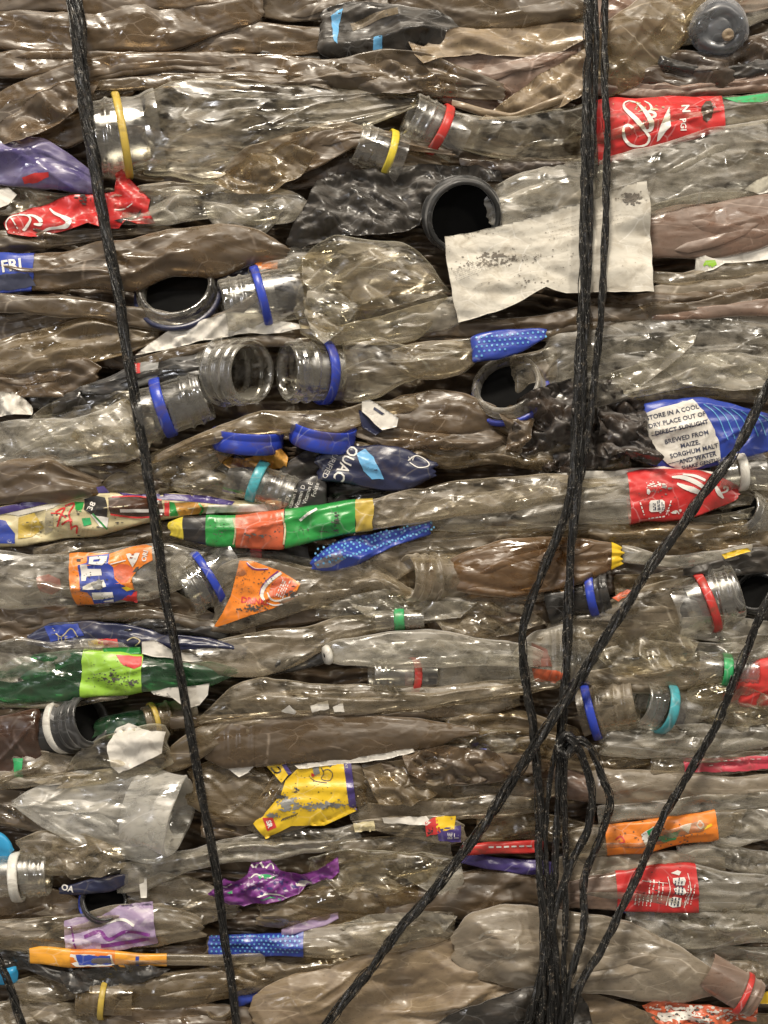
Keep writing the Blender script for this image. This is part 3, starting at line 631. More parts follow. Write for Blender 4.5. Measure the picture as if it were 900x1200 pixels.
t = Sheet('black crushed glossy plastic sheet around the large black mouth', '334,284 346,262 360,236 372,212 386,204 420,200 460,194 510,192 560,194 586,202 590,212 560,214 540,218 520,226 500,240 492,262 470,272 440,276 400,276 372,284 350,290', 'blk', 17, amp=16, L=40, Wd=26, cat='sheet', name='black_sheet', step=2.5, thick=2)
t = B('wide black bottle mouth facing the viewer above the stained paper', '', 'blk', 6, cat='bottle', name='black_bottle')
t.root.location = W([(545, 255, 6)], 6)[0]
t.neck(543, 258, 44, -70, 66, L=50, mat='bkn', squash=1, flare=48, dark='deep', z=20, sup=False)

# ================================================================== ROW 3 (y 240-400)
t = B('muddy brown flattened bottle with a blue end label at the left edge', '-20,298,344 20,297,340 44,298,338 80,296,338 130,284,340 160,278,340 200,272,322 260,262,320 300,268,308 336,288,306', 'brn', 12, amp=9, d=13, L=80)
t.wrap(-18, 40, 'blu', tear=5); t.text('FRI', 16, 313, 19, rot=8, bold=.5); t.patch('-10,326 10,322 36,322 44,336 20,340 -10,342', 'ink')
F_('shiny brown film over the end of the muddy bottle at left', '-20,272,302 20,270,298 70,270,288 130,268,280 200,262,272', 'dus', 4, amp=9)
t = B('wide dark bottle mouth facing the viewer right of the left twine', '', 'drk', 2)
t.root.location = W([(208, 335, 2)], 2)[0]
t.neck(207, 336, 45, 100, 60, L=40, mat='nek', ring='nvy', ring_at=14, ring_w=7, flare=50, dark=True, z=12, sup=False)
F_('dark blue black film around the wide dark mouth', '250,300,322 280,306,340 320,316,336 350,330,346', 'nvy', -6, amp=6)
t = F_('clear crumpled film with an orange corner right of the wide dark mouth', '290,296,322 330,294,320 370,284,316 400,282,300', 'gry', 5, amp=8)
Sheet('small orange and black wrapper corner above the blue ring neck', '286,302 302,300 326,298 325,315 306,316 300,310', 'org', 12, amp=3, cat='wrapper', name='torn_wrapper')
t = B('large grey crushed clear bottle with a blue ring in the centre left of the paper', '345,322,388 362,296,394 392,281,398 430,284,400 470,286,398 490,298,394 510,320,378 524,340,352', 'clr', 26, amp=14, d=16, L=55, Wd=30)
t.neck(262, 358, 31, 192, 8, L=58, ring='blc', ring_at=40, ring_w=10, flare=32, z=22, squash=1.0, sup=False, shoulder=34)
B('thin clear flattened film under the large grey crushed bottle', '370,392,404 420,378,402 470,366,392 520,352,386 538,348,382', 'mil', 22, amp=6, d=6)
Sheet('white plastic film tongue under the blue ring neck', '158,416 180,398 206,382 240,374 270,366 300,366 330,376 372,384 330,390 280,392 230,400 190,410', 'wht', 22, amp=8, Wd=16)
F_('long brown film running under the wide dark mouth', '-20,346,366 60,346,370 120,352,376 180,364,386 230,374,390 270,362,382 300,340,354', 'dus', 14, amp=4, d=6)
F_('dark olive film between left edge and twine below the long film', '-20,368,412 40,366,404 100,360,390 140,362,380', 'dus', -4, amp=8)
B('olive brown flattened bottle at left edge above the amber film', '-20,404,438 40,390,434 90,376,428 120,374,422 150,382,414 190,384,400', 'dus', 8, amp=9, d=11)
F_('glossy amber film pouch at the left edge', '-20,430,464 30,426,462 70,420,464 100,418,456 118,430,446', 'brn', 9, amp=12, L=36)
F_('dark film behind the left twine near the dark bottle', '110,396,430 150,388,430 190,384,420 240,384,404', 'dbr', -8, amp=8)
F_('thin long brown film under the white tongue running to centre', '160,420,432 230,404,416 310,394,406 380,394,404 440,392,402 520,386,398', 'dus', 17, amp=4, d=4)
F_('long brown film layer under the stained paper left part', '440,388,398 520,378,394 580,374,392 640,366,386 700,356,380 760,352,374', 'brn', 16, amp=5, d=6)
F_('second brown film layer under the stained paper to the right edge', '560,384,396 640,376,396 700,368,392 760,358,376 830,350,368 915,336,360', 'dus', 14, amp=5, d=6)
F_('third dark brown film layer to the right edge below the paper', '680,352,366 740,344,362 800,342,356 860,334,352 915,326,342', 'brn', 10, amp=5, d=6)
F_('fourth thin brown film layer at the right edge', '760,366,376 820,360,374 915,350,368', 'pnk', 15, amp=4, d=5)
t = Sheet('large torn stained white paper sheet behind the right twines', '521,277 548,272 580,266 610,258 650,246 688,236 712,226 740,216 757,212 762,240 764,280 765,318 766,342 730,342 690,342 664,343 640,336 612,352 580,366 552,374 537,378 530,350 524,310', 'pap', 38, amp=9, L=110, Wd=44, cat='paper', name='paper_sheet', thick=1.2, group='none')
del t.root['group']
t.specks(585, 306, 90, 9, 150, 'stn', .8, rot_=.12); t.specks(580, 299, 34, 7, 60, 'stn', 1.1); t.specks(740, 232, 26, 10, 70, 'stn', 1.2); t.specks(550, 272, 60, 8, 40, 'stn', .5); t.specks(650, 300, 200, 60, 70, 'stn', .4)
t.specks(620, 330, 140, 20, 60, 'stn', .5); t.specks(543, 303, 3, 3, 1, 'stn', 1.6)
t.fine(530, 318, 60, 7, 22, 2.2, 'stn', .35, name='scratches'); t.fine(640, 262, 100, 5, 14, 5, 'stn', .25, name='scratches')
B('pinkish brown smooth bottle at the right edge beside the paper', '748,250,300 790,244,302 840,238,300 915,224,284', 'pnk', 12, amp=4, d=15, L=120, Wd=40)
F_('long pale film ridge above the pinkish bottle', '750,240,250 820,226,242 870,226,236 915,214,230', 'gry', 10, amp=4)
Sheet('white torn paper flake at the right edge above the pinkish bottle', '872,222 888,210 912,202 912,222 890,228', 'wht', 18, amp=4)
t = Sheet('white film flap with a green print spot at the right edge', '814,322 815,303 840,296 870,290 912,278 912,302 880,306 850,308 836,316', 'wht', 16, amp=5)
t.patch('822,316 826,306 838,305 840,310 832,315', 'lim')
F_('dull clear film under the white flap at the right', '760,316,330 800,318,334 850,308,328 915,304,322', 'dus2', 10, amp=5)
F_('pale brown film strip right of the paper sheet', '764,334,348 800,328,346 860,324,338 915,316,332', 'tng', 13, amp=4)

# ================================================================== ROW 4 (y 355-500)
t = B('big greyish clear bottle with bright sheen on the right below the film layers', '640,388,462 690,380,458 740,374,450 800,370,446 860,362,432 915,356,424', 'gry', 9, amp=8, d=18, L=120, Wd=40)
B('clear crumpled bottle folding down to the right edge under the sheen bottle', '640,456,478 700,440,476 760,424,464 820,420,452 870,414,452 915,420,462', 'gry', 13, amp=12, d=9, L=50)
F_('dusty brown film under the crumpled bottle at right above the blue label', '720,456,480 780,452,474 840,446,470 915,444,470', 'dus2', 4, amp=7)
t = B('dark glass-like bottle with a grey band and a clear threaded mouth left of centre', '92,452,462 130,440,460 170,424,448 205,414,446 235,408,452 262,404,456', 'drk', 16, amp=5, d=14)
t.wrap(152, 186, 'gyp', slant=-3); t.patch('154,426 165,424 166,438 155,440', 'rni', 'print'); t.text('SWA', 160, 432, 5, rot=95)
t.neck(296, 438, 37, -6, 40, L=58, mat='nek', flare=30, z=36, squash=1.0, shoulder=14)
F_('dark shiny film under the dark bottle behind the left twine', '60,462,486 110,448,478 160,444,470 220,452,474', 'blk', 2, amp=8)
t = B('clear crushed bottle with a blue ring whose mouth faces the dark bottle mouth', '400,400,470 420,400,470 445,398,464 470,404,446 500,404,440 520,402,444 540,402,442 562,400,424', 'clr', 20, amp=9, d=16)
t.neck(338, 436, 35, 184, 26, L=60, ring='blc', ring_at=38, ring_w=11, flare=35, z=24, squash=1.0, sup=False, shoulder=16)
t = B('crinkled clear bottle end running into a blue dotted label', '462,412,430 490,404,446 515,402,444 540,400,438 562,396,424', 'dus2', 24, amp=10, L=34)
t = B('flattened bottle wrapped in a blue label with white dots above the round mouth', '552,394,424 580,390,420 610,388,412 640,387,396', 'blu', 28, amp=4, d=5)
t.multi([[(x + 1.5 * math.cos(a), y + 1.5 * math.sin(a)) for a in (0, 1.25, 2.5, 3.75, 5)] for i in range(14) for j in range(5) for x, y in [(558 + i * 6 + (j % 2) * 3, 396 + j * 5.5 - i * .5)] if y < 420 - (x - 556) * .28], 'lbl', 'dots')
t = B('round clear bottle mouth with blue ring turned to the viewer right of centre', '600,416,476 630,410,470 655,400,450', 'dus2', 2, amp=6)
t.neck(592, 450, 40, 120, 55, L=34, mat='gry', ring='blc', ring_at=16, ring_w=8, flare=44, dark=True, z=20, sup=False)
Sheet('burnt black brown film clump behind the right twines', '598,500 608,486 622,466 640,452 662,446 684,440 706,444 724,450 730,462 748,470 760,484 748,500 752,518 738,530 716,540 700,534 680,548 664,558 650,540 632,530 612,536 600,520', 'bur', 20, amp=26, L=30, Wd=24, step=2.5, cat='film')
Sheet('scorched dark film lump left of the right twines', '606,468 622,458 646,452 672,444 690,442 690,470 676,484 664,500 640,506 618,500 604,490', 'bur', 32, amp=20, L=24, Wd=20, step=2.5, cat='film')
Sheet('scorched ragged dark film right of the right twines', '700,470 716,462 740,474 752,490 762,520 776,536 768,546 744,540 728,530 712,536 702,510', 'bur', 26, amp=22, L=26, Wd=18, step=2.5, cat='film')
Sheet('burnt film drip under the twines above the white flap', '604,520 640,516 680,524 720,520 744,530 722,544 692,552 660,546 636,556 618,544', 'bur', 10, amp=16, L=24, Wd=18, step=2.5, cat='film')
Sheet('small brown glossy curled film beside the burnt clump', '584,486 598,474 614,476 626,492 622,514 608,530 592,526 596,506', 'brn', 30, amp=12, L=22, Wd=18, step=2.5, cat='film')
t = B('clear crushed bottle with a blue ring pointing right under the dark bottle', '20,500,522 50,476,522 90,462,524 130,456,522 165,446,512', 'clr', 12, amp=12, d=14, L=44)
t.neck(240, 462, 31, 20, 2, L=60, ring='blc', ring_at=44, ring_w=13, flare=33, z=14, squash=1.0, sup=False)
B('big clear crumpled bottle at the left edge with sharp bright folds', '-20,500,542 30,490,546 80,496,542 120,482,538 150,466,540 168,500,536', 'mil', 20, amp=14, d=11, L=60, Wd=30)
Sheet('curled white dirty scrap at the left edge', '-10,462 14,459 26,466 38,478 36,486 20,486 -10,490', 'wht', 16, amp=14, L=18, Wd=14)
F_('black shiny film behind the white scrap at left', '20,462,484 50,460,476 90,452,466 110,450,462', 'blk', 0, amp=8)
B('long brown film bottle arching over the two blue caps', '180,534,546 230,512,526 290,488,512 340,480,508 400,480,506 440,472,490 490,462,482', 'dus', 24, amp=6, d=8)
B('brown crinkled flattened bottle left of the burnt clump', '440,480,500 470,464,504 510,458,512 550,464,510 590,478,500', 'brn', 12, amp=12, L=44)
B('dull brown flattened bottle under the crinkled brown one', '420,498,514 470,502,526 520,506,528 570,502,530 598,496,520', 'brn', 16, amp=10)
B('grey brown long film bottle reaching from the navy label to the burnt clump', '400,516,530 450,522,542 520,524,548 580,520,546 660,518,550 740,530,552', 'dus', 10, amp=9)
t = Sheet('small white card scrap with dark blue corner beside the right blue cap', '424,470 433,468 467,490 465,500 448,504 424,482', 'wht', 30, amp=5, cat='paper', name='card_scrap')
t.stroke('438,478 450,486', 3, 'ink', 'print')
Sheet('dark blue film scrap with pale streak under the white card scrap', '420,480 440,488 452,502 440,510 424,500', 'nvy', 26, amp=7)
# ================================================================== ROW 5 (y 460-610)
t = B('bottle with bright blue striped wrapper and cream text label at right', '748,474,540 780,470,548 820,468,550 860,474,536 915,490,524', 'blu', 14, amp=7, d=13)
for k in range(9): t.stroke(f'{822 + k * 11},{474 + k * 2} {838 + k * 10},{488 + k} {850 + k * 9},{516 - k}', 1.1, 'lbl', 'stripe')
lb = t.patch('750,486 782,476 810,468 822,482 832,500 840,520 842,538 822,546 804,552 784,546 768,532 756,508', 'wht', 'label', 1.2, t.root)
for y, s_ in ((484, 'STORE IN A COOL'), (493, 'DRY PLACE OUT OF'), (502, 'DIRECT SUNLIGHT'), (513, 'BREWED FROM'), (521, 'MAIZE,'), (529, 'SORGHUM MALT'), (537, 'AND WATER'), (544, 'SHAKE GENTLY')):
    t.text(s_, 770 + (y - 480) * .55 + 14, y, 7.4 if y < 540 else 6.4, 'ink', rot=13, parent=lb, off=1.8, bold=.12)
for y in (508, 541): t.stroke(f'{757 + (y - 500) * .6},{y + 3} {826 + (y - 508) * .3},{y - 12}', .7, 'ink', 'rule', 1.7, lb)
def cap(label, x, y, r, h, z, ang, tilt, mat='blc'):
    t = Thing(label, '', mat, z, cat='cap', name='bottle_cap', group='blue screw caps under the brown film'); t.root.location = W([(x, y, z)], z)[0]
    pr = [(h - 1, .1), (h - 1, r * .8), (h * .8, r * .92), (2, r * .94), (0, r * .95), (-.6, r * .98), (0, r * 1.0), (2, r * 1.005), (h * .3, r), (h * .34, r * .985), (h * .38, r), (h * .75, r), (h * .92, r * .975), (h, r * .93), (h + 1, r * .85), (h + 1.5, .1)]
    t.lathe(pr, x, y, z, ang, tilt, mat, 'shell', nseg=110, wob=.01); return t
cap('left one of the two blue screw caps under the brown arching film', 291, 504, 42, 24, 8, 86, 10)
cap('right one of the two blue screw caps beside the white card scrap', 380, 497, 39, 26, 16, 80, 17)
Sheet('scorched orange gold scrap under the blue caps', '250,530 262,534 286,538 310,530 330,526 338,536 336,548 318,550 296,547 270,549 256,540', 'gold', 16, amp=14, L=18, Wd=12, cat='scrap', name='foil_scrap')
t = B('clear bottle with a teal ring below the left blue cap', '196,560,572 220,548,580 250,543,588 275,546,588', 'clr', 8, amp=8)
t.neck(343, 581, 22, -19, 0, L=58, ring='tea', ring_at=38, ring_w=12, flare=24, z=14, sup=False)
B('brownish clear crumpled film bottle between left twine and blue cap', '120,560,582 160,540,582 200,524,572 250,510,552 290,500,520', 'dus2', 6, amp=11, L=44)
B('dark brown crinkled flattened bottle at left edge above the colourful wrapper', '-20,548,592 20,536,590 60,534,588 90,552,582 120,560,580', 'brn', 10, amp=14, L=40, Wd=26)
F_('dark brown film behind left twine above the colourful wrapper', '80,536,570 120,544,572 170,540,580 220,552,584', 'dbr', -4, amp=9)
t = Thing('bottle in a navy label with white letters and a light blue stripe at centre', '372,536,562 400,524,566 440,522,572 480,530,572 510,540,558', 'nvy', 22, amp=5, d=11)
t.patch('418,532 428,526 438,536 450,562 436,562 426,552', 'lbl')
t.text('QUAC', 405, 543, 19, rot=-116, sx=.8, bold=.3); t.text('L PURIFIED', 389, 541, 9, rot=-116); t.text('W', 482, 538, 7)
t.stroke('478,540 488,534 500,540 502,546 490,548 480,542', 1.2)
F_('glossy black film beside the navy label under the right cap', '330,548,572 360,528,570 390,526,560 410,534,548', 'blk', 14, amp=10)
t = Thing('black bottle label with small white nutrition list above the green bottle', '328,586,602 350,564,602 370,556,600 385,562,596', 'bkp', 20, amp=4, d=6)
for k, s_ in enumerate(('Energy', 'Vitamin B', 'Vitamin D', 'Vitamin E', 'Folate')): t.text(s_, 334 + k * 9, 590 - k * 4, 7, rot=72)
B('dark olive clear bottle right of the nutrition list', '380,566,596 410,562,594 440,564,590 480,566,584', 'drk', 8, amp=6)
F_('pale pinkish film edge under the teal ring bottle', '250,592,602 300,590,602 340,584,598 352,570,584', 'mil', 12, amp=5)
t = Thing('flattened bottle in a colourful crumpled wrapper with a purple edge at left', '-20,598,642 20,592,640 60,590,634 110,578,628 160,582,616 200,580,606 250,584,602 330,588,602', 'cream', 14, amp=9, d=9, L=40, Wd=16)
o = (0, 565, 2.647)
t.cp(o, '-20,82 60,66 150,42 240,24 325,12 345,34 290,34 200,56 100,78 -20,106', 'dpu'); t.cp(o, '360,30 420,38 520,36 640,42 730,60 720,72 620,62 500,54 400,46', 'dpu')
t.cp(o, '20,98 120,76 200,60 170,80 60,104', 'pap'); t.cp(o, '-20,112 20,120 50,160 50,190 -20,190', 'blu'); t.cs(o, '0,170 20,178 44,188', 3, 'whi'); t.cp(o, '60,110 110,95 140,140 100,170 60,175', 'yed'); t.cp(o, '150,80 180,90 170,150 140,160', 'mil')
t.cp(o, '262,52 300,42 330,48 345,80 340,108 300,104 268,84', 'bkp'); t.text('38', 110, 593, 10, 'whi', rot=72, off=1.2, bold=.2)
t.cp(o, '340,48 400,40 505,55 515,102 440,108 352,98', 'amb'); t.cp(o, '382,84 512,84 512,94 382,94', 'whi', off=1.4); t.cs(o, '352,46 430,44 505,56', 1.6, 'rni', off=1.4); t.cs(o, '352,100 430,110 510,104', 2, 'rni', off=1.4)
t.cp(o, '290,100 345,110 340,142 318,138', 'whi'); t.cs(o, '296,98 340,146', 2, 'grp', off=1.4); t.cp(o, '262,112 288,110 292,130 268,136', 'grc'); t.cp(o, '232,60 262,62 262,92 240,84', 'grp')
for q in ('180,92 205,80 196,112 186,138', '205,74 232,66 222,100 232,122', '200,132 226,118 228,148', '228,142 246,136 242,160'): t.cs(o, q, 2, 'rni', off=1.3)
t.cs(o, '166,96 196,98 214,110', 1.4, 'rni', off=1.3); t.cp(o, '515,58 530,60 528,106 514,104', 'rni'); t.cp(o, '545,66 600,62 640,68 628,98 560,104', 'gold'); t.cp(o, '530,60 546,64 556,104 532,106', 'grp'); t.cs(o, '620,66 632,82 622,100', 2, 'grp', off=1.4)
t.cp(o, '650,72 760,68 880,70 880,88 700,94 640,98', 'wht'); t.specks(100, 610, 160, 30, 60, 'smu', .8); t.specks(60, 620, 80, 20, 40, 'cream', 1.2)
t = B('green and red labelled bottle with dark neck and yellow ends across the centre', '200,613,628 215,608,632 240,606,636 275,604,640 330,598,640 380,592,632 415,588,622 437,586,618 480,574,612 530,566,606 580,560,600 640,558,590 700,562,586 750,566,580', 'dus2', 26, amp=7, d=15)
t.wrap(200, 215, 'yec', 'ring'); t.wrap(215, 241, 'bkp', 'dark_neck'); t.wrap(241, 276, 'grp'); t.wrap(276, 333, 'orr', off=1.1); t.stroke('274,607 277,622 274,638', 2, 'cream', 'print'); t.stroke('331,601 335,620 333,638', 2.2, 'cream', 'print')
t.wrap(334, 416, 'grp', off=1.0); t.stroke('352,610 362,602 372,596', 3); t.specks(306, 624, 34, 10, 70, 'smu', 1.2, 1.4); t.specks(394, 610, 8, 24, 40, 'smu', .9, 1.4); t.specks(372, 622, 50, 14, 50, 'smu', .6, 1.4); t.specks(260, 622, 26, 26, 30, 'smu', .6, 1.4)
t.wrap(417, 437, 'yed', tear=5)
t = B('clear bottle with a red script label below the burnt film at right', '470,596,628 520,584,622 580,576,620 640,566,616 700,560,614 735,556,613 780,552,607 820,552,600 850,562,590 864,570,584', 'gry', 20, amp=6, d=15, L=90)
t.wrap(735, 864, 'red', slant=4)
o = (720, 540, 5.625)
t.cs(o, '365,108,.5 440,110,1.2 510,135,1.4 570,172,1.2 620,215,.6', 4); t.cs(o, '400,150,.5 440,170,1.1 500,190,1.5 560,215,1', 4.5); t.cs(o, '440,90,.5 520,100,1.1 590,130,1', 3)
t.cs(o, '662,168,.9 672,195,1.4 690,222,1.3 712,248,.4', 4); t.cs(o, '690,215,.6 735,200,1 742,178,1.1 722,172,.9 714,186,.7', 2.4)
lb = t.cp(o, '215,275 225,262 300,256 316,268 318,322 305,334 228,338 216,328', 'whi', off=1.0)
for k_ in range(3): t.fine(763 + k_ * 5, 598, 10, 2, 94, 1.8, 'ink', 1.3, 1.6)
t.fine(752, 604, 16, 1, 110, 3, 'whi', 1.4); t.fine(778, 603, 16, 1, 72, 3, 'whi', 1.4); t.fine(758, 607, 20, 1, 8, 3, 'whi', 1.4)
t.cp(o, '196,190 210,186 222,205 212,225 198,218'); t.specks(768, 568, 22, 8, 26, 'whi', 1.0); t.specks(772, 573, 20, 8, 14, 'gyp', 1.4); t.specks(790, 600, 26, 4, 22, 'whi', 1.0); t.specks(770, 585, 80, 30, 30, 'smu', .5)
Sheet('white film flap above the red script label', '640,556 680,552 720,552 750,548 780,546 830,552 850,556 810,556 760,558 735,566 690,572 660,566', 'wht', 18, amp=5, Wd=14)
t = B('clear bottle neck with a white ring at the right edge', '880,538,570 915,536,574', 'gry', 8)
t.neck(838, 556, 20, 184, 6, L=34, ring='wpl', ring_at=22, ring_w=11, flare=22, z=16, sup=False)
t = B('clear crushed bottle mouth below the white ring at the right edge', '800,606,618 850,600,616 915,590,614', 'clr', 10)
t.neck(866, 596, 26, 150, 40, L=34, flare=32, z=14, dark=True, mat='nek', sup=False)
B('clear film bottle under the white ring behind the diagonal twine', '820,580,600 860,570,596 915,566,586', 'dus2', 4, amp=7)

# ================================================================== ROW 6 (y 605-725)
F_('brown sunken film between colourful wrapper and orange label', '-20,642,654 40,636,652 100,626,648 160,614,646 200,612,636', 'dus', 6, amp=8)
F_('dusty film at left edge above the orange label bottle', '40,640,660 90,634,656 150,628,650 200,620,644 250,630,642', 'dus2', 8, amp=7)
t = B('clear bottle with a torn orange and blue soda label at left', '-20,646,714 30,650,712 70,652,710 100,650,708 140,646,706 180,640,702 215,640,690 240,644,678', 'gry', 18, amp=7, d=18, L=80, Wd=36)
o = (70, 630, 6.92)
lb = t.cp(o, '88,125 160,118 420,128 480,108 560,82 640,62 700,54 755,68 768,180 700,215 645,255 600,320 548,392 620,418 600,470 500,500 430,522 290,538 150,548 125,480 100,330', 'org', name='label', parent=t.root)
lb2 = t.cp(o, '235,150 415,128 412,205 450,235 470,330 515,370 520,420 625,425 590,470 450,520 290,535 280,480 250,440 195,430 190,390 165,220 240,200', 'blu', off=1.4, parent=lb)
for q in ('255,155 400,145 395,195 365,200 365,220 255,210', '185,215 240,215 245,250 355,250 365,300 240,310 235,345 200,345', '215,390 300,350 380,335 405,390 300,415 215,415', '285,440 450,435 455,480 380,470 370,495 290,500', '370,510 450,495 450,515 380,520'): t.cp(o, q, 'whi', off=1.9, parent=lb, name='lettering')
t.cp(o, '290,175 342,170 342,188 292,192', 'blu', off=2.3, parent=lb); t.cp(o, '280,365 350,330 370,350 375,405 340,420 300,400', 'gyp', off=2.3, parent=lb)
t.cp(o, '455,240 500,210 560,215 600,240 622,272 540,382 500,340 460,300', 'orr', off=1.4, parent=lb); t.cs(o, '430,212 490,196 550,180', 1.3, off=1.8, parent=lb)
t.cp(o, '550,130 580,124 605,136 632,120 662,122 640,180 602,238 572,180', 'whi', off=1.8, parent=lb); t.specks(157, 653, 9, 8, 7, 'orr', .8, 2.3, lb)
t.text('ORI', 172, 651, 8, rot=78, parent=lb, off=1.8, bold=.2); t.cp(o, '150,170 185,168 185,192 152,192', 'smu', off=1.5, parent=lb); t.cp(o, '600,280 630,238 655,232 640,270', 'smu', off=1.5, parent=lb)
t.cp(o, '520,400 560,390 615,415 560,430', 'yel', off=1.9, parent=lb); t.specks(95, 680, 16, 50, 24, 'smu', .6, 1.3, lb); t.specks(120, 675, 30, 40, 26, 'smu', .6, 2.4, lb)
t.patch('46,676 60,672 74,678 76,690 64,696 50,692', 'pink', 'red_spot', .9)
t.patch('144,702 152,697 163,692 162,706', 'rni', 'print', 1.4, lb)
F_('long brown film under the orange and blue label at left edge', '-20,712,736 60,708,734 120,710,728 180,706,722 230,700,716', 'brn', 6, amp=7)
F_('dark brown film right of the left twine under the orange label', '150,700,722 200,690,730 250,720,744 330,720,738 400,710,724', 'brn', 2, amp=7)
t = B('clear bottle with a blue ring and a torn orange drink label left of centre', '252,662,740 280,656,736 320,656,724 360,664,712 400,668,700 430,666,690', 'dus2', 16, amp=8, d=16)
t.neck(216, 694, 31, 213, 14, L=50, ring='blc', ring_at=28, ring_w=9, flare=35, z=16, sup=False)
o = (240, 640, 6.92)
lb = t.cp(o, '285,115 400,120 520,165 620,200 780,300 745,372 760,400 720,424 560,500 380,555 200,620 65,665 150,540 220,400 270,200', 'org', name='label', off=1.3, parent=t.root)
t.cs(o, '345,130 375,165 420,188 520,185', 1.3, 'pur', off=1.8, parent=lb); t.cs(o, '350,128 385,160 430,178 520,176', .7, off=1.9, parent=lb); t.cs(o, '600,200,.8 530,258,1 470,325,1 450,390,.6', 2, 'pur', off=1.8, parent=lb)
t.cs(o, '625,212,.9 545,268,1.2 482,338,1.2 468,398,1.1 492,432,.7', 3.6, off=2, parent=lb); t.cs(o, '512,372,.7 545,425,1 600,438,1 690,412,1 775,385,.5', 2.2, off=2, parent=lb); t.cs(o, '510,455,.7 580,475,1 680,450,.7', 1.8, off=2, parent=lb)
t.cp(o, '520,395 545,300 620,240 700,262 760,305 700,380 600,415 560,410', 'orr', off=1.7, parent=lb)
t.fine(324, 697, 21, 4, 66, 2.6, 'whi', 1.3, 2.3, lb); t.text('DRINKS', 300, 704, 9.5, 'rni', rot=-6, parent=lb, off=2, bold=.3)
t.specks(296, 712, 34, 7, 60, 'smu', .9, 2.1, lb); t.specks(308, 680, 40, 22, 60, 'smu', .5, 2.1, lb); t.specks(344, 695, 14, 10, 40, 'smu', 1.0, 2.2, lb); t.specks(280, 690, 40, 40, 50, 'smu', .4, 2.1, lb)
B('dark clear bottle end with a red patch above the orange drink label', '290,640,660 320,634,662 360,640,660', 'drk', 6)
Sheet('small red print scrap under the red and green label', '292,638 306,638 307,654 294,654', 'red', 16, amp=2, cat='scrap', name='label_scrap')
F_('greyish film under the green label to the blue dotted strip', '200,646,680 240,640,680 280,640,662 340,650,664 380,656,672', 'gry', 12, amp=8)
t = Thing('crumpled blue dotted label strip below the green label at centre', '362,656,668 385,640,668 410,632,666 440,628,650 470,618,636 508,610,626', 'blu', 24, amp=10, d=6, L=30, Wd=14)
t.multi([[(x + 1.5 * math.cos(a), y + 1.5 * math.sin(a)) for a in (0, 1.25, 2.5, 3.75, 5)] for i in range(24) for j in range(6) for x, y in [(370 + i * 5.8 + (j % 2) * 2.9 + (i * 7 % 3), 664 - i * 1.9 - j * 4.4 + (j * 5 % 3))] if abs(y - (652 - (x - 370) * .25)) < 12 - (x - 370) * .03], 'lbl', 'dots')
t.patch('368,660 385,650 400,648 406,654 390,664 372,666', 'mil')
B('clear crumpled film bottle under the blue dotted strip', '360,664,676 400,660,700 450,642,690 500,632,660 560,628,650 600,624,640 640,618,632', 'dus2', 18, amp=10, d=9)
t = B('big brown mud filled bottle with an open threaded neck at centre', '528,652,692 560,642,696 600,632,698 640,630,692 680,632,682 715,636,666 728,642,660', 'ambt', 24, amp=9, d=18, L=40, Wd=24)
t.neck(478, 677, 27, 180, 24, L=44, flare=29, z=26, mat='dus2', dark=None)
t.lathe([(26, .1), (26, 23)], 478, 677, 26, 180, 24, 'ambt', 'mud_inside')
t.wrap(716, 734, 'yel')
F_('clear folded film right of the mud filled bottle with a yellow corner', '730,640,660 770,650,664 800,652,668 840,646,660 880,636,652', 'mil', 20, amp=5, d=5)
Sheet('small yellow print corner on the film right of the diagonal twine', '846,650 876,642 880,646 850,655', 'yel', 30, amp=2, cat='scrap', name='label_scrap')
B('brownish film bottle under the red script label on the right', '560,622,636 640,616,632 720,616,644 790,612,650 850,612,644 915,606,640', 'dus', 12, amp=9, d=11)
F_('thin brown film along the underside of the red script bottle', '480,624,634 560,618,630 660,614,626 740,612,622', 'dus2', 14, amp=5)
t = B('dark bottle neck with a blue ring behind the right twines', '560,690,720 590,690,722 626,686,720', 'dus2', 2)
t.neck(712, 692, 24, 12, 14, L=52, ring='blc', ring_at=14, ring_w=10, flare=28, z=16, mat='drk', sup=False)
F_('dark film behind the diagonal twine left of the red ring bottle', '700,660,700 740,656,690 780,660,680 830,664,680', 'dbr', 0, amp=8)
B('narrow clear film bottle above the red ring bottle', '720,676,700 770,672,696 810,664,684 840,656,668', 'dus', 12, amp=8)
t = B('brownish clear bottle with a red ring near the right edge', '640,730,756 680,716,766 720,700,764 760,686,756 800,678,744', 'dus2', 12, amp=9, d=15)
t.neck(862, 692, 33, 17, 4, L=56, ring='rdc', ring_at=32, ring_w=10, flare=36, z=14, squash=1, sup=False)
t.patch('716,700 734,690 740,692 722,704', 'orr', 'label')
t = B('black bottle mouth at the right edge behind the twine', '', 'blk', 8, name='black_bottle'); t.root.location = W([(885, 690, 8)], 8)[0]
t.neck(884, 692, 25, 130, 55, L=30, mat='bkn', flare=30, dark='deep', z=16, sup=False)
F_('black crumpled film above the black mouth at the right edge', '800,660,672 840,650,680 880,644,672 915,640,668', 'blk', 14, amp=14, L=26)
F_('brown film at the right edge between pale film and black film', '820,640,654 870,630,650 915,626,648', 'dus', 8, amp=6)

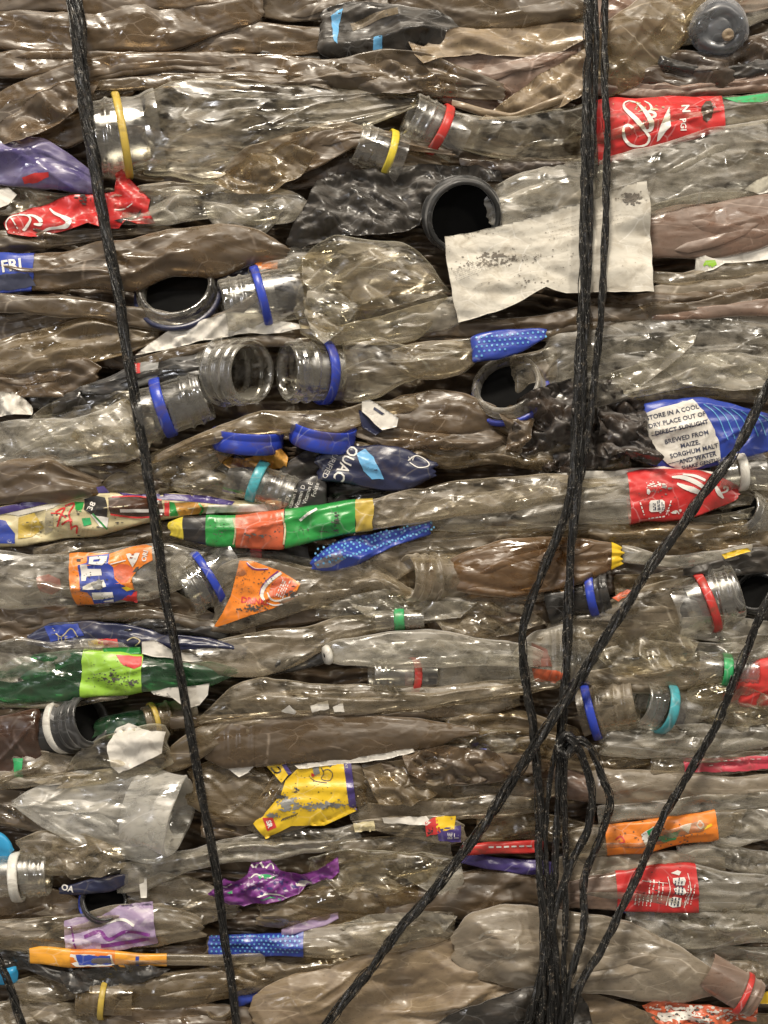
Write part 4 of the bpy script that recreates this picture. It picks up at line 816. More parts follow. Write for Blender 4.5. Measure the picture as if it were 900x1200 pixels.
# ================================================================== ROW 7 (y 690-830)
B('clear crinkled bottle between orange drink label and muddy neck', '360,690,712 400,672,712 440,662,706 480,690,716 540,698,714 600,700,712', 'dus2', 10, amp=12, L=44)
B('wide greyish clear bottle under the muddy bottle neck', '370,706,722 420,696,728 480,694,730 540,694,722 600,692,712 650,690,704', 'gry', 12, amp=9, d=9)
B('brown dirty flattened bottle right of the green ring below centre', '500,712,760 560,704,768 620,704,760 670,712,744', 'brn', 2, amp=9)
t = Thing('navy labelled flattened bottle above the green bottle at left', '30,748,758 60,730,758 100,728,758 150,732,760 200,742,762 240,748,764 290,756,768', 'nvy', 14, amp=6, d=8)
t.patch('104,750 122,748 124,758 106,759', 'yel'); t.patch('116,748 138,748 140,758 118,758', 'rni'); t.patch('52,734 92,730 100,744 60,752', 'blu'); t.stroke('62,736 72,746 84,736 92,746', 1.4, 'cream'); t.text('H E', 74, 748, 8, 'cream'); t.stroke('150,750 158,746 166,750 160,756', 1.5, 'cream')
F_('brown grimy film strip at left edge above the navy label', '-20,730,752 30,726,752 70,722,736 120,716,730', 'brn', 8, amp=6)
F_('long dull film from left edge to the left twine under the brown strip', '60,720,730 120,714,726 180,712,728 240,726,740 300,728,744', 'dus', 12, amp=5)
B('smoky clear bottle end beneath the left twine above the green bottle', '140,736,752 180,720,750 220,722,744 270,736,756', 'drk', 10, amp=7)
F_('greyish transparent film arching over the green bottle at left edge', '-20,752,790 20,750,796 60,752,790 100,748,768 150,754,766', 'gry', 24, amp=8, d=6)
t = B('crushed green bottle with a lime green label and torn white paper at left', '-20,790,820 20,774,822 60,764,820 98,760,816 130,764,814 168,768,812 210,772,808 245,774,802 275,784,792', 'grn', 18, amp=7, d=16, L=70)
t.wrap(97, 169, 'lim', slant=-3, tear=3); t.patch('138,766 168,768 169,778 160,782 148,778', 'rni'); t.specks(130, 794, 50, 14, 80, 'smu', .9, 1.3); t.specks(158, 798, 14, 7, 30, 'smu', 1.0, 1.3); t.specks(135, 788, 70, 30, 30, 'smu', .5, 1.3)
F_('clear film lying under the green bottle along its lower edge', '-20,816,830 40,820,830 90,818,828 150,812,818', 'dus2', 16, amp=4)
Sheet('torn white paper hanging below the green bottle at the left twine', '168,802 186,804 200,806 222,804 246,800 244,814 234,826 220,830 210,824 196,812 180,814', 'wht', 26, amp=6, cat='paper', name='paper_scrap')
Sheet('torn white and green paper scrap above the green bottle beside the left twine', '166,752 180,750 192,756 204,764 224,766 238,774 222,776 204,772 184,770 166,766', 'wht', 30, amp=6, cat='paper', name='paper_scrap')
Sheet('narrow green striped paper strip above the lime label', '120,760 164,758 165,766 124,768', 'grp', 27, amp=3, cat='paper', name='paper_scrap')
t = B('long smoky clear tapered bottle with a green ring at its tip above the centre', '196,760,782 250,750,790 310,742,790 360,734,774 400,722,750 440,718,740 462,716,738', 'drk' if False else 'dus2', 18, amp=6, d=11)
t.neck(496, 724, 11, 4, 0, L=36, ring='grc', ring_at=22, ring_w=12, flare=12, z=20, sup=False)
B('dark smoky film bottle under the tapered bottle', '240,776,798 300,772,794 350,762,786 400,752,770', 'drk', 8, amp=7)
t = B('clear ribbed bottle with fine seam marks just above the small red ring neck', '378,756,774 400,750,780 450,744,782 500,740,780 560,748,778 620,756,782 640,762,780', 'mil', 24, amp=6, d=12, L=50)
t.lathe([(0, 3), (0, 10), (4, 12), (7, 11), (7, 4)], 380, 768, 26, 190, 20, 'wpl', 'rim_cap')
t = B('clear small bottle with a red ring pointing left at centre', '510,776,812 560,770,806 620,774,800 680,776,796', 'gry', 12, amp=8)
t.neck(436, 790, 19, 178, 14, L=54, ring='rdc', ring_at=46, ring_w=9, flare=21, z=18, sup=False)
t = B('long pale flattened bottle with milky flakes running under the small red ring', '236,838,850 270,806,846 310,793,838 360,800,836 430,802,834 500,808,828 560,800,820 620,792,812 680,776,796', 'dus2', 20, amp=6, d=11)
for p_ in ('330,832 340,824 348,832 346,836', '364,826 384,820 386,830 366,834', '390,828 402,822 404,834 392,834'): t.patch(p_, 'wht', 'flake')
F_('long thin dusty film above the brown label bottle', '200,840,856 260,838,850 340,834,846 440,832,844 520,828,840 600,820,832', 'dus', 14, amp=5)
F_('grey film fold under the pale flattened bottle to the right', '400,836,850 480,830,846 560,820,840 610,808,826', 'dus2', 10, amp=6)
t = B('clear ribbed bottle end with red foil between the two right twines', '600,764,798 625,738,800 660,732,800 692,738,792', 'mil', 14, amp=3, d=16, ribs=[(640, 692, 9, 1.6)])
t.patch('622,782 650,784 662,790 650,800 626,798', 'orr', 'foil_patch'); t.patch('622,752 640,760 646,780 624,780', 'pink', 'print')
B('clear crumpled bottle right of the diagonal twine under the red ring bottle', '690,764,800 720,756,800 760,748,796 800,752,786 850,754,776 915,748,770', 'gry', 18, amp=13, d=12, L=44)
B('grey clear crinkled bottle below it reaching the blue ring neck', '680,786,802 720,784,812 770,782,812 820,776,800 850,768,790', 'dus2', 20, amp=10, L=40)
t = B('clear bottle neck with a green ring near the right edge', '780,772,806 810,766,808 840,768,804', 'clr', 12)
t.neck(884, 786, 17, -4, 4, L=48, ring='grc', ring_at=30, ring_w=11, flare=19, z=22, sup=False)
t = B('red moulded plastic piece at the right edge behind the twine', '846,812,826 866,792,828 884,774,828 920,766,828', 'rdc', 24, amp=5, cat='lid', name='red_lid', group=None, body='shell')
del t.root['group']
B('clear bottle with fine ridges at the right edge under the black mouth', '740,730,748 790,724,750 850,722,752 915,728,750', 'mil', 16, amp=8)
B('wide dusty clear bottle right of twines under the red ring bottle', '620,742,756 680,744,760 730,736,768 790,736,754', 'dus2', 14, amp=9)
B('silvery clear bottle end at the right edge with dark studs', '840,748,774 870,744,776 915,740,778', 'gry', 22, amp=6)
t = B('dark clear threaded neck with a blue ring right of the diagonal twine', '', 'drk', 8); t.root.location = W([(700, 822, 8)], 8)[0]
t.neck(742, 821, 29, 12, 12, L=58, ring='blc', ring_at=46, ring_w=10, flare=30, z=14, mat='dus2', shoulder=6)
t = B('clear crushed bottle with a teal ring whose mouth meets the blue ring neck', '800,808,850 840,800,850 870,806,846 915,812,842', 'gry', 10, amp=10)
t.neck(748, 821, 27, 163, 18, L=46, ring='tea', ring_at=24, ring_w=12, flare=30, z=22, sup=False)
B('clear faceted bottle right of the teal ring at the right edge', '800,806,830 840,790,850 880,800,850 915,806,842', 'clr', 14, amp=14, L=36)
# ================================================================== ROW 8 (y 820-910)
t = B('dark amber bottle with a white neck ring at the left edge', '-20,848,912 20,838,912 50,830,904', 'amb', 12, amp=7, d=18)
t.neck(108, 842, 30, 18, 30, L=46, mat='bkn', ring='wpl', ring_at=34, ring_w=10, flare=34, z=22, dark='deep')
B('clear bottle with a small green ring in the lower left of the amber bottle', '-20,884,918 20,886,916 50,880,910 90,884,900', 'dus2', 18, amp=8).patch('16,888 28,888 28,912 18,912', 'grc', 'tamper_ring')
B('green clear bottle piece behind the dark amber mouth', '110,842,870 150,836,862 190,832,850 230,834,846', 'grn', 4, amp=8)
t = B('dull yellow threaded neck deep behind the left twine', '', 'dus', 2); t.root.location = W([(190, 842, 2)], 2)[0]
t.neck(170, 846, 18, 190, 20, L=40, mat='dus', ring='yed', ring_at=8, ring_w=6, flare=22, z=6)
t = B('clear bottle holding a crumpled white paper left of the left twine', '70,912,924 90,880,918 120,862,916 150,854,912 180,850,906 200,854,896', 'clr', 22, amp=10)
t.patch('128,872 138,852 152,846 170,852 196,856 192,880 168,892 142,904 132,896', 'wht', 'label', 1.2)
t = B('flat grey brown bottle with a round moulding dot crossed by the left twine', '190,886,908 215,862,900 240,848,884 280,842,866 320,838,856', 'dus', 20, amp=5, L=80)
t.lathe([(0, .1), (-2, 2), (0, 4), (1, 6), (3, 7)], 246, 861, 34, 260, 75, 'clr', 'moulding_dot')
t = B('long dark brown bottle with matte brown surface across the centre', '240,866,890 266,850,902 300,842,898 360,838,892 430,840,888 490,844,878 530,850,866 560,852,860', 'pnk' if False else 'brn', 18, amp=3, d=14, L=160, Wd=50, ribs=[(262, 300, 14, 1.2)])
t.wrap(300, 530, 'brp' if False else 'brn', off=1)
Sheet('narrow white strip along the bottom of the matte brown bottle', '345,897 400,889 450,883 484,877 486,881 450,890 400,896 350,901', 'wht', 24, amp=3)
Sheet('white film corner above the yellow wrapper', '262,898 300,896 290,906 280,911', 'wht', 18, amp=3)
B('grey clear bottle below the pale flattened bottle right of centre', '520,838,866 570,830,860 620,836,862 680,852,870', 'dus', 8, amp=9)
t = B('clear bottle end with a small blue spot right of the matte brown bottle', '520,866,886 550,856,888 590,856,884 640,862,884', 'clr', 14, amp=11)
t.patch('560,878 570,877 572,884 562,886', 'blc', 'spot')
B('greyish ribbed clear bottle right of the twine knot', '700,852,884 750,850,888 800,850,886 860,850,880 915,846,872', 'gry', 12, amp=7, d=15, L=90)
t = B('clear bottle with a red printed strip near the right edge', '760,872,908 800,878,908 850,880,906 915,878,902', 'dus2', 16, amp=6)
t.patch('800,888 850,887 912,884 912,899 860,904 802,904', 'rpk', 'label', 1)
for k in range(13): t.stroke(f'{806 + k * 8},{891 - k * .2} {811 + k * 8},{891 - k * .2}', 1.6); t.stroke(f'{806 + k * 8},{897 - k * .3} {811 + k * 8},{897 - k * .3}', 1.4)
B('long smooth pale bottle under the red printed strip at right', '690,902,942 740,902,940 800,906,938 860,908,936 915,904,926', 'tng', 10, amp=5, d=15, L=100)
B('brown pitted clear bottle behind the right twines below centre', '600,866,900 640,860,896 690,872,906 740,878,902 780,876,894', 'dus', 6, amp=10)
B('pinkish brown ribbed bottle behind the hanging twines', '600,902,936 650,898,934 700,902,940 735,906,936', 'pnk', 4, amp=6)
# ================================================================== ROW 9 (y 895-1000)
t = B('large milky clear crushed bottle with a round base at lower left', '14,936,946 50,918,968 90,908,990 130,904,1004 165,906,1011 186,908,1012 200,912,1004', 'cup', 24, amp=22, L=34, Wd=20, fold=9, flap=3)
t.lathe([(26, .1), (26, 30), (20, 40), (1, 42), (0, 43), (-1.5, 44.5), (0, 46), (4, 45), (10, 46.5), (30, 45), (44, 44), (60, 40)], 212, 956, 36, -12, 16, 'cup', 'base', .86, wob=.34)
F_('brown mottled film at left edge beside the milky bottle', '-20,930,962 10,924,968 40,930,972 80,960,984', 'dus', 10, amp=9)
Sheet('white torn scrap above the milky bottle', '38,916 56,911 70,914 74,919 56,921', 'wht', 20, amp=3)
F_('long film strip on the left under the amber bottle', '-20,912,926 40,908,922 90,904,916 130,908,914', 'dus2', 20, amp=5)
B('brown clear bottle between left twine and yellow wrapper', '222,900,945 250,892,956 290,894,966 320,910,960 330,930,948', 'dus', 8, amp=13, L=36)
F_('glossy golden brown film pocket under the yellow wrapper left tip', '235,956,980 265,954,984 300,964,986 330,976,988', 'brn', 10, amp=12, L=30)
t = Thing('bottle inside a crumpled yellow wrapper with purple edge in the lower centre', '288,958,970 310,928,980 330,896,976 360,892,968 390,890,958 414,892,946 430,900,944', 'dus', 14, amp=6, d=10)
o = (280, 885, 6)
lb = t.cp(o, '70,440 160,430 300,262 330,172 430,72 520,55 740,45 790,200 825,385 600,490 370,490 190,585', 'yel', name='label', off=2.2, parent=t.root)
t.cp(o, '190,72 300,62 352,128 302,190', 'yel', off=1.6, parent=lb); t.cs(o, '225,85 260,120 295,105 270,75', 1.6, 'bkp', off=2.2, parent=lb); t.cp(o, '300,60 330,58 375,120 350,134', 'dpu', off=2.2, parent=lb)
t.cp(o, '738,50 790,48 830,380 776,350', 'dpu', off=2.8, parent=lb); t.cp(o, '168,432 240,428 268,498 204,526', 'rni', off=2.8, parent=lb); t.text('SR', 316, 964, 8, rot=-70, parent=lb, off=3.4, bold=.3); t.text('XY', 406, 896, 4, rot=-80, parent=lb, off=3.4)
t.cp(o, '440,68 520,66 515,82 450,78', 'rni', off=2.8, parent=lb); t.cp(o, '520,80 560,70 572,120 530,140', 'gyp', off=2.8, parent=lb); t.cp(o, '512,118 535,130 525,148 510,140', 'rni', off=3.2, parent=lb)
t.cs(o, '580,80 600,120 580,160 640,170 660,120 630,90 590,100', .8, 'ink', off=2.9, parent=lb); t.cs(o, '500,150 540,175 620,185', .8, 'ink', off=2.9, parent=lb); t.cs(o, '640,75 655,60 630,70', .8, 'ink', off=2.9, parent=lb)
t.specks(338, 940, 22, 12, 90, 'gyp', 1.5, 2.8, lb); t.specks(378, 942, 60, 7, 130, 'gyp', 1.2, 2.8, lb, rot_=.05); t.specks(320, 954, 16, 5, 40, 'gyp', 1.2, 2.8, lb); t.specks(348, 924, 6, 5, 12, 'ink', .9, 2.8, lb); t.specks(365, 920, 90, 50, 60, 'smu', .5, 2.8, lb)
t.specks(330, 932, 12, 4, 30, 'smu', 1.2, 2.8, lb)
for k_ in range(8): t.cs(o, f'{300 + k_ * 14},{452 - k_ * 5} {318 + k_ * 14},{430 - k_ * 5}', .9, 'smu', off=2.8, parent=lb, name='print')
B('dark brown folded clear bottle right of the yellow wrapper', '412,898,946 440,890,950 480,890,948 520,900,944 560,912,936', 'dbr' if False else 'dus', 12, amp=18, L=50, Wd=26)
B('dark glossy crumpled bottle under the matte brown bottle', '440,884,900 490,878,916 540,880,920 600,884,910 640,890,904', 'brn', 16, amp=15, L=44)
F_('grey dusty film left of the hanging twines', '540,906,930 580,900,940 620,908,936 660,914,930', 'dus2', 10, amp=9)
B('long clear bottle running under the yellow wrapper to the right', '410,944,962 460,940,964 520,936,962 580,932,956 630,936,952', 'dus2', 14, amp=7)
t = Thing('flattened bottle with a small colourful printed label at lower centre', '412,962,976 440,958,974 480,956,982 520,956,990 545,966,988', 'dus2', 20, amp=4, d=6)
t.patch('414,965 438,961 440,973 416,975', 'cream'); t.patch('448,958 500,956 505,962 500,966 450,964', 'wht'); t.patch('498,962 512,956 516,974 500,980', 'rni'); t.patch('510,956 534,955 532,970 512,974', 'yel'); t.patch('512,970 540,966 540,986 514,984', 'dpu'); t.patch('494,970 508,968 506,980', 'bkp')
t.text('BE\nIT', 531, 978, 8, rot=90)
t = Thing('thin bottle with a bright red printed strip left of the hanging twines', '540,990,1002 580,986,1000 620,984,998 640,986,996', 'rdc', 20, amp=3, d=5)
for k in range(6): t.stroke(f'{572 + k * 9},991 {578 + k * 9},991', 2)
F_('navy and cream torn label film under the thin red strip', '536,1000,1012 570,1004,1020 610,1006,1026 650,1010,1024', 'dpu', 14, amp=7)
B('brown clear bottle behind the hanging twines at the red strip', '560,958,988 610,950,986 660,956,988 700,966,996', 'dus', 6, amp=12)
t = B('clear bottle with an orange printed label and green leaf near the lower right', '660,972,1010 690,968,1006 710,970,1002 750,964,996 800,956,988 840,950,984 870,948,976', 'dus2', 18, amp=5, d=13)
t.wrap(708, 840, 'org', slant=5); t.specks(770, 978, 110, 20, 60, 'smu', .7, 1.3); t.patch('750,976 764,966 772,972 762,984 756,992', 'whi'); t.patch('756,972 766,966 770,976 760,980', 'grc', off=.9); t.patch('768,980 790,972 796,968 790,982 776,986', 'grc'); t.patch('794,966 808,962 804,974', 'whi'); t.stroke('814,964 818,960 822,964 818,968 814,964', 1.5); t.stroke('720,982 726,978 730,984 724,986', 1.6, 'rni'); t.stroke('822,968 832,964', 3, 'yel')
B('grey long flattened bottle above the orange label bottle', '700,946,968 760,938,960 820,930,950 870,926,944 915,922,940', 'gry', 14, amp=8)
B('clear glossy bottle right of the orange label bottle', '830,960,990 860,950,992 890,944,984 915,940,980', 'gry', 14, amp=12, L=36)
t = Thing('bright blue plastic fragment at the left edge', '-20,976,1014 -4,974,1014 8,978,1012 16,990,1006', 'cyn', 20, amp=4, cat='scrap', name='blue_fragment', group=None)
t = B('clear bottle with a white neck ring at the left edge above the dark mouth', '-20,1018,1048 0,1016,1046', 'gry', 10)
t.neck(58, 1022, 25, 2, 0, L=50, ring='wpl', ring_at=30, ring_w=11, flare=24, z=18, sup=False)
B('brown clear domed bottle right of the white ring neck', '20,986,1010 50,972,1022 90,978,1024 130,990,1012 150,1000,1008', 'dus2', 14, amp=8, d=16)
B('clear long bottle passing under the milky bottle to the purple wrapper', '140,1008,1048 180,1004,1036 220,996,1020 260,984,1010 320,978,1006 380,972,996 420,966,984', 'gry', 14, amp=9, d=10)
B('dark smoky bottle with shine under the milky bottle', '100,984,1026 140,986,1030 170,1002,1022', 'drk', 12, amp=8)
# ================================================================== ROW 10 (y 1000-1110)
t = B('dark bottle mouth with a blue ring facing the viewer at lower left', '', 'drk', 6); t.root.location = W([(120, 1056, 6)], 6)[0]
t.neck(124, 1052, 26, 70, 58, L=30, mat='bkn', ring='blc', ring_at=10, ring_w=8, flare=30, dark='deep', z=14, sup=False)
t = Thing('navy label scrap with white letters beside the dark mouth', '70,1040,1048 100,1032,1050 130,1026,1046 150,1024,1036', 'nvy', 22, amp=4, cat='scrap', name='label_scrap', group=None); t.text('OA', 80, 1040, 10, rot=-12, bold=.3)
F_('brown film left of the dark mouth at the left edge', '-20,1040,1078 30,1034,1080 70,1044,1078 110,1060,1082', 'brn', 4, amp=8)
t = B('clear crushed bottle partly wrapped in a torn lilac label at lower left', '-20,1080,1110 30,1076,1112 80,1074,1116 130,1062,1114 190,1058,1108 240,1076,1098', 'dus2', 16, amp=9)
lb = t.patch('76,1078 90,1074 120,1072 140,1060 160,1056 180,1054 186,1104 140,1112 78,1116', 'lil', 'label', 1.5, t.root)
t.stroke('100,1096 118,1090 130,1098 150,1088 178,1092', 4, 'pur', parent=lb, off=2); t.stroke('84,1084 90,1110', 2, 'pur', parent=lb, off=2); t.stroke('126,1080 146,1074 160,1080', 3, 'whi', parent=lb, off=2); t.stroke('120,1106 150,1102 176,1098', 5, 'pur', parent=lb, off=2)
Sheet('white narrow strip standing beside the dark mouth', '163,1028 172,1028 172,1052 165,1052', 'wht', 26, amp=2, cat='scrap', name='label_scrap')
B('clear wrinkled bottle with small white and red mark at lower left', '150,1040,1060 190,1024,1096 220,1030,1094 250,1042,1080 280,1056,1076', 'dus2', 10, amp=11, L=36).stroke('214,1078 220,1086 232,1082 238,1072', 2.5, 'whi')
t = Sheet('crumpled purple wrapper with white curls right of the left twine', '244,1046 256,1038 262,1030 276,1032 290,1024 294,1012 306,1010 316,1008 328,1018 338,1022 352,1024 372,1020 384,1010 396,1004 398,1020 388,1030 372,1034 360,1038 350,1048 330,1054 306,1058 286,1062 268,1060 256,1056', 'pur', 24, amp=12, L=30, Wd=18, cat='wrapper', name='torn_wrapper', step=2.5)
t.stroke('288,1020,.6 292,1012,1.2 298,1018,1 304,1010,1.1 310,1018,1 318,1012,.8 322,1022,.5', 2.2); t.stroke('292,1030,.5 300,1025,1 312,1029,.9 322,1026,.5', 1.8); t.patch('302,1026 316,1025 324,1028 318,1032 304,1031', 'grc'); t.stroke('250,1040,.5 256,1034,1 264,1040,1.1 272,1034,.9', 1.8); t.stroke('300,1050,.5 312,1046,1.1 328,1047,1 336,1051,.5', 2); t.stroke('306,1053,.5 318,1050,1 330,1053,.5', 1.6, 'grc'); t.patch('266,1046 272,1043 274,1049 268,1050', 'grc')
t.patch('332,1006 344,1005 345,1021 334,1022', 'rdc'); t.patch('346,1036 356,1033 366,1034 370,1042 350,1044', 'wht'); t.specks(320, 1038, 100, 30, 50, 'dpu', 1.4); t.specks(300, 1036, 80, 30, 30, 'lil', 1.2)
B('clear long bottle right of the purple wrapper', '360,1004,1046 400,998,1040 450,996,1034 500,1000,1022 540,1004,1016', 'clr', 14, amp=9)
B('clear rounded bottle corner left of the diagonal twine', '380,990,1012 430,982,1008 480,980,1006 530,984,1004', 'dus2', 10, amp=8)
Sheet('clear rounded film tab hanging under the diagonal twine', '468,1026 490,1020 540,1012 544,1034 536,1048 520,1049 500,1044', 'mil', 20, amp=5)
B('dark film bottle with a bright glint at lower centre', '300,1056,1082 340,1046,1090 400,1032,1084 440,1034,1080 500,1040,1076', 'drk' if False else 'dus', 8, amp=12)
B('brown matte bottle left of the hanging twines in the lower part', '440,1050,1080 500,1034,1078 560,1020,1076 620,1022,1070 660,1030,1064', 'brn', 8, amp=8, d=14)
t = Thing('slim flattened bottle in orange and blue print at lower left', '34,1112,1130 60,1111,1131 100,1114,1133 150,1117,1132 196,1119,1131 260,1120,1130 310,1116,1128', 'dus2', 22, amp=2, d=6)
t.wrap(36, 84, 'yo'); t.wrap(84, 136, 'org'); t.wrap(136, 196, 'yo')
t.patch('84,1116 132,1117 136,1130 90,1131 82,1124', 'whi'); t.patch('90,1117 130,1118 132,1128 94,1129', 'blu', off=.9); t.patch('160,1119 164,1119 164,1131 160,1131', 'blu')
t = B('clear bottle with a blue dotted label at lower left of centre', '240,1096,1118 280,1095,1118 320,1094,1118 354,1092,1118 400,1082,1120 450,1080,1112 500,1070,1108 535,1066,1100', 'dus2', 20, amp=6, d=12)
t.wrap(242, 356, 'blu')
t.multi([[(x + 1.4 * math.cos(a), y + 1.4 * math.sin(a)) for a in (0, 1.25, 2.5, 3.75, 5)] for i in range(19) for j in range(5) for x, y in [(248 + i * 5.6 + (j % 2) * 2.8, 1097 + j * 4.4 - i * .08)]], 'lbl', 'dots')
F_('lilac speckled film strip above the blue dotted label bottle', '330,1090,1098 350,1082,1094 380,1074,1088 396,1070,1078', 'lil', 22, amp=5)
t = B('bottle with brown neck and a red ingredients label near lower right', '640,1034,1066 670,1036,1062 700,1030,1062 725,1022,1064 770,1016,1068 815,1014,1066 860,1022,1064 915,1028,1066', 'gry', 24, amp=5, d=17, L=90)
t.wrap(640, 722, 'dbr' if False else 'pnk', 'brown_neck', off=.6); t.wrap(722, 816, 'red', slant=3)
o = (700, 1005, 6.92)
for q in ('600,150 690,140 702,165 690,205 620,205 600,185', '604,232 640,216 690,226 702,255 680,282 625,278', '568,320 610,300 670,310 660,380 600,388 566,372', '585,110 640,88 668,100 650,128'): t.cp(o, q, 'whi')
for x_, y_ in ((793, 1031), (793, 1041), (789, 1054)): t.fine(x_ - 5, y_ + 4, 9, 3, 80, 3.6, 'ink', 1.6, 1.6)
t.cs(o, '560,140 575,240 545,370', .8, name='print'); t.cs(o, '720,110 735,240 690,390', .8, name='print'); t.cs(o, '355,172 560,190', .7, name='print')
t.fine(757, 1054, 26, 2, 84, 4.2, 'whi', 1.3); t.fine(768, 1052, 22, 2, 84, 4.5, 'whi', 1.2); t.fine(742, 1058, 14, 5, 84, 4.5, 'whi', 1.0); t.fine(800, 1056, 22, 3, 80, 3.4, 'whi', 1.0); t.specks(770, 1040, 70, 40, 40, 'smu', .5)
B('greyish smooth clear bottle behind the twines above the red ingredients label', '650,1004,1036 700,1002,1032 760,1000,1024 800,998,1020 850,1004,1022', 'tng', 12, amp=6)
B('clear ridged bottle at the right edge above the red ingredients label', '790,990,1010 830,988,1012 870,994,1022 915,998,1028', 'gry', 16, amp=7, ribs=[(850, 915, 10, 1.6)])
t = Thing('flat navy printed strip behind the twines under the red ingredients label', '610,1030,1046 650,1038,1054 700,1050,1062 767,1060,1078', 'blu', 12, amp=3, d=5)
t.patch('690,1040 712,1046 712,1056 692,1050', 'cream')
t = B('clear bottle base with a round ring pattern at the right edge', '730,1066,1100 770,1064,1112 820,1064,1110 870,1064,1104 915,1066,1100', 'gry', 18, amp=10, d=12, L=44)
t.lathe([(0, .1), (-2, 5), (1, 8), (-1, 12), (2, 15), (3, 18)], 857, 1080, 33, 260, 72, 'gry', 'base_ring')
# ================================================================== ROW 11 (y 1090-1200)
B('large light tan mud coated crushed bag at the bottom centre', '296,1164,1220 340,1146,1220 400,1128,1220 450,1112,1220 500,1102,1216 550,1106,1200 600,1120,1190 640,1140,1184', 'tan', 20, amp=17, d=18, L=70, Wd=36, flap=3, cat='bag', name='crushed_bag', group=None, body='shell')
t = B('big dusty tan bottle with a red neck ring at the bottom right', '530,1088,1128 550,1070,1144 590,1064,1152 640,1066,1156 700,1074,1162 760,1092,1170 800,1112,1172 830,1130,1166 850,1142,1164', 'tng', 28, amp=14, d=22, L=60, Wd=30, flap=3)
t.neck(884, 1170, 22, -30, 6, L=46, mat='pnk', ring='rdc', ring_at=12, ring_w=7, flare=22, z=32, sup=False)
t.stroke('560,1096 570,1086 590,1086 604,1096 596,1114 576,1112 562,1106', 3, 'mil', 'moulding_line')
Sheet('black plastic film heap at the bottom centre under the gathered twines', '500,1215 530,1188 570,1170 610,1158 650,1152 676,1160 690,1180 700,1215', 'blk', 52, amp=12, L=50, Wd=26, cat='bag', name='black_bag', group='none', thick=2)
Sheet('brown paper like film under the big tan bottle at the bottom', '660,1160 700,1166 740,1176 770,1190 790,1215 690,1215 668,1184', 'tan', 24, amp=10)
B('pale dusty film bottle along the bottom edge right of the black heap', '690,1180,1215 740,1184,1215 800,1196,1220', 'tng', 14)
t = Sheet('crumpled orange red foil wrapper at the bottom right', '752,1178 770,1172 800,1176 850,1178 888,1176 886,1196 860,1198 830,1202 790,1204 768,1198', 'orr', 30, amp=12, L=26, Wd=14, cat='wrapper', name='torn_wrapper')
t.patch('772,1188 800,1186 830,1190 828,1197 790,1198 770,1196', 'wht', 'patch'); t.specks(810, 1182, 110, 8, 70, 'wht', 1.5); t.specks(860, 1190, 50, 14, 50, 'wht', 1.2); t.specks(820, 1190, 110, 20, 50, 'smu', 1.0)
Sheet('small yellow and grey print scrap at the right bottom edge', '888,1164 912,1160 912,1176 890,1176', 'yel', 28, amp=3, cat='scrap', name='label_scrap')
B('clear grey bottle at the right edge below the round ring base', '790,1104,1130 830,1106,1138 870,1112,1136 915,1110,1134', 'gry', 14, amp=11)
B('grey shiny ribbed bottle right edge above the red ring neck', '830,1128,1146 870,1128,1158 915,1130,1156', 'dus2', 18, amp=8, ribs=[(830, 915, 9, 1.2)])
B('brown bottle strip at the bottom right corner', '780,1196,1222 840,1198,1222 915,1186,1222', 'dus', 18, amp=6)
t = Thing('bright blue crushed scrap at the left edge near the bottom', '-20,1134,1154 0,1134,1156 20,1132,1152', 'cyn', 14, amp=6, cat='scrap', name='blue_fragment', group=None)
F_('dark shiny film under the slim orange strip at lower left', '-20,1108,1132 30,1116,1134 80,1128,1152 130,1128,1158 170,1128,1140', 'drk', 14, amp=10)
B('clear crumpled bottle with sharp glints left of the yellow ring neck', '10,1154,1180 40,1144,1176 80,1138,1172 120,1134,1158 160,1130,1142', 'dus2', 10, amp=13, L=34)
t = B('dark clear bottle with a thin yellow ring near the bottom left', '130,1148,1184 180,1140,1182 230,1136,1176 280,1136,1166 330,1134,1156', 'dus', 14, amp=6, d=14)
t.neck(92, 1168, 20, 178, 4, L=44, mat='dus', ring='yed', ring_at=26, ring_w=7, flare=20, z=16, sup=False)
B('brown cracked film bottle in the bottom left corner', '-20,1176,1220 30,1172,1220 80,1178,1220 140,1186,1220', 'dus2', 16, amp=12, L=34)
B('brown smooth bottle on the bottom edge right of the yellow ring neck', '110,1182,1220 180,1178,1220 240,1176,1220 310,1180,1220', 'brn', 10, amp=7)
t = B('small dark round bottle end behind the left twine near the bottom', '', 'drk', 10); t.root.location = W([(262, 1174, 10)], 10)[0]
t.neck(258, 1172, 19, 110, 50, L=26, mat='dus', flare=24, dark=True, z=18, sup=False)
F_('navy and white torn label scrap right of the left twine near the bottom', '276,1166,1184 300,1154,1176 330,1148,1166 345,1146,1156', 'blu', 16, amp=8)
B('brown clear crushed bottle under the blue dotted label', '240,1120,1150 300,1120,1156 360,1120,1150 420,1114,1140 470,1106,1124', 'dus', 12, amp=9)
B('clear film bottle left of the lilac label near the left edge', '-20,1100,1120 20,1096,1118 60,1104,1118 100,1110,1120', 'dus2', 10, amp=7)
B('smoky bottle behind the slim orange strip right end', '180,1108,1132 230,1104,1128 280,1114,1132', 'dbr', 4, amp=6)

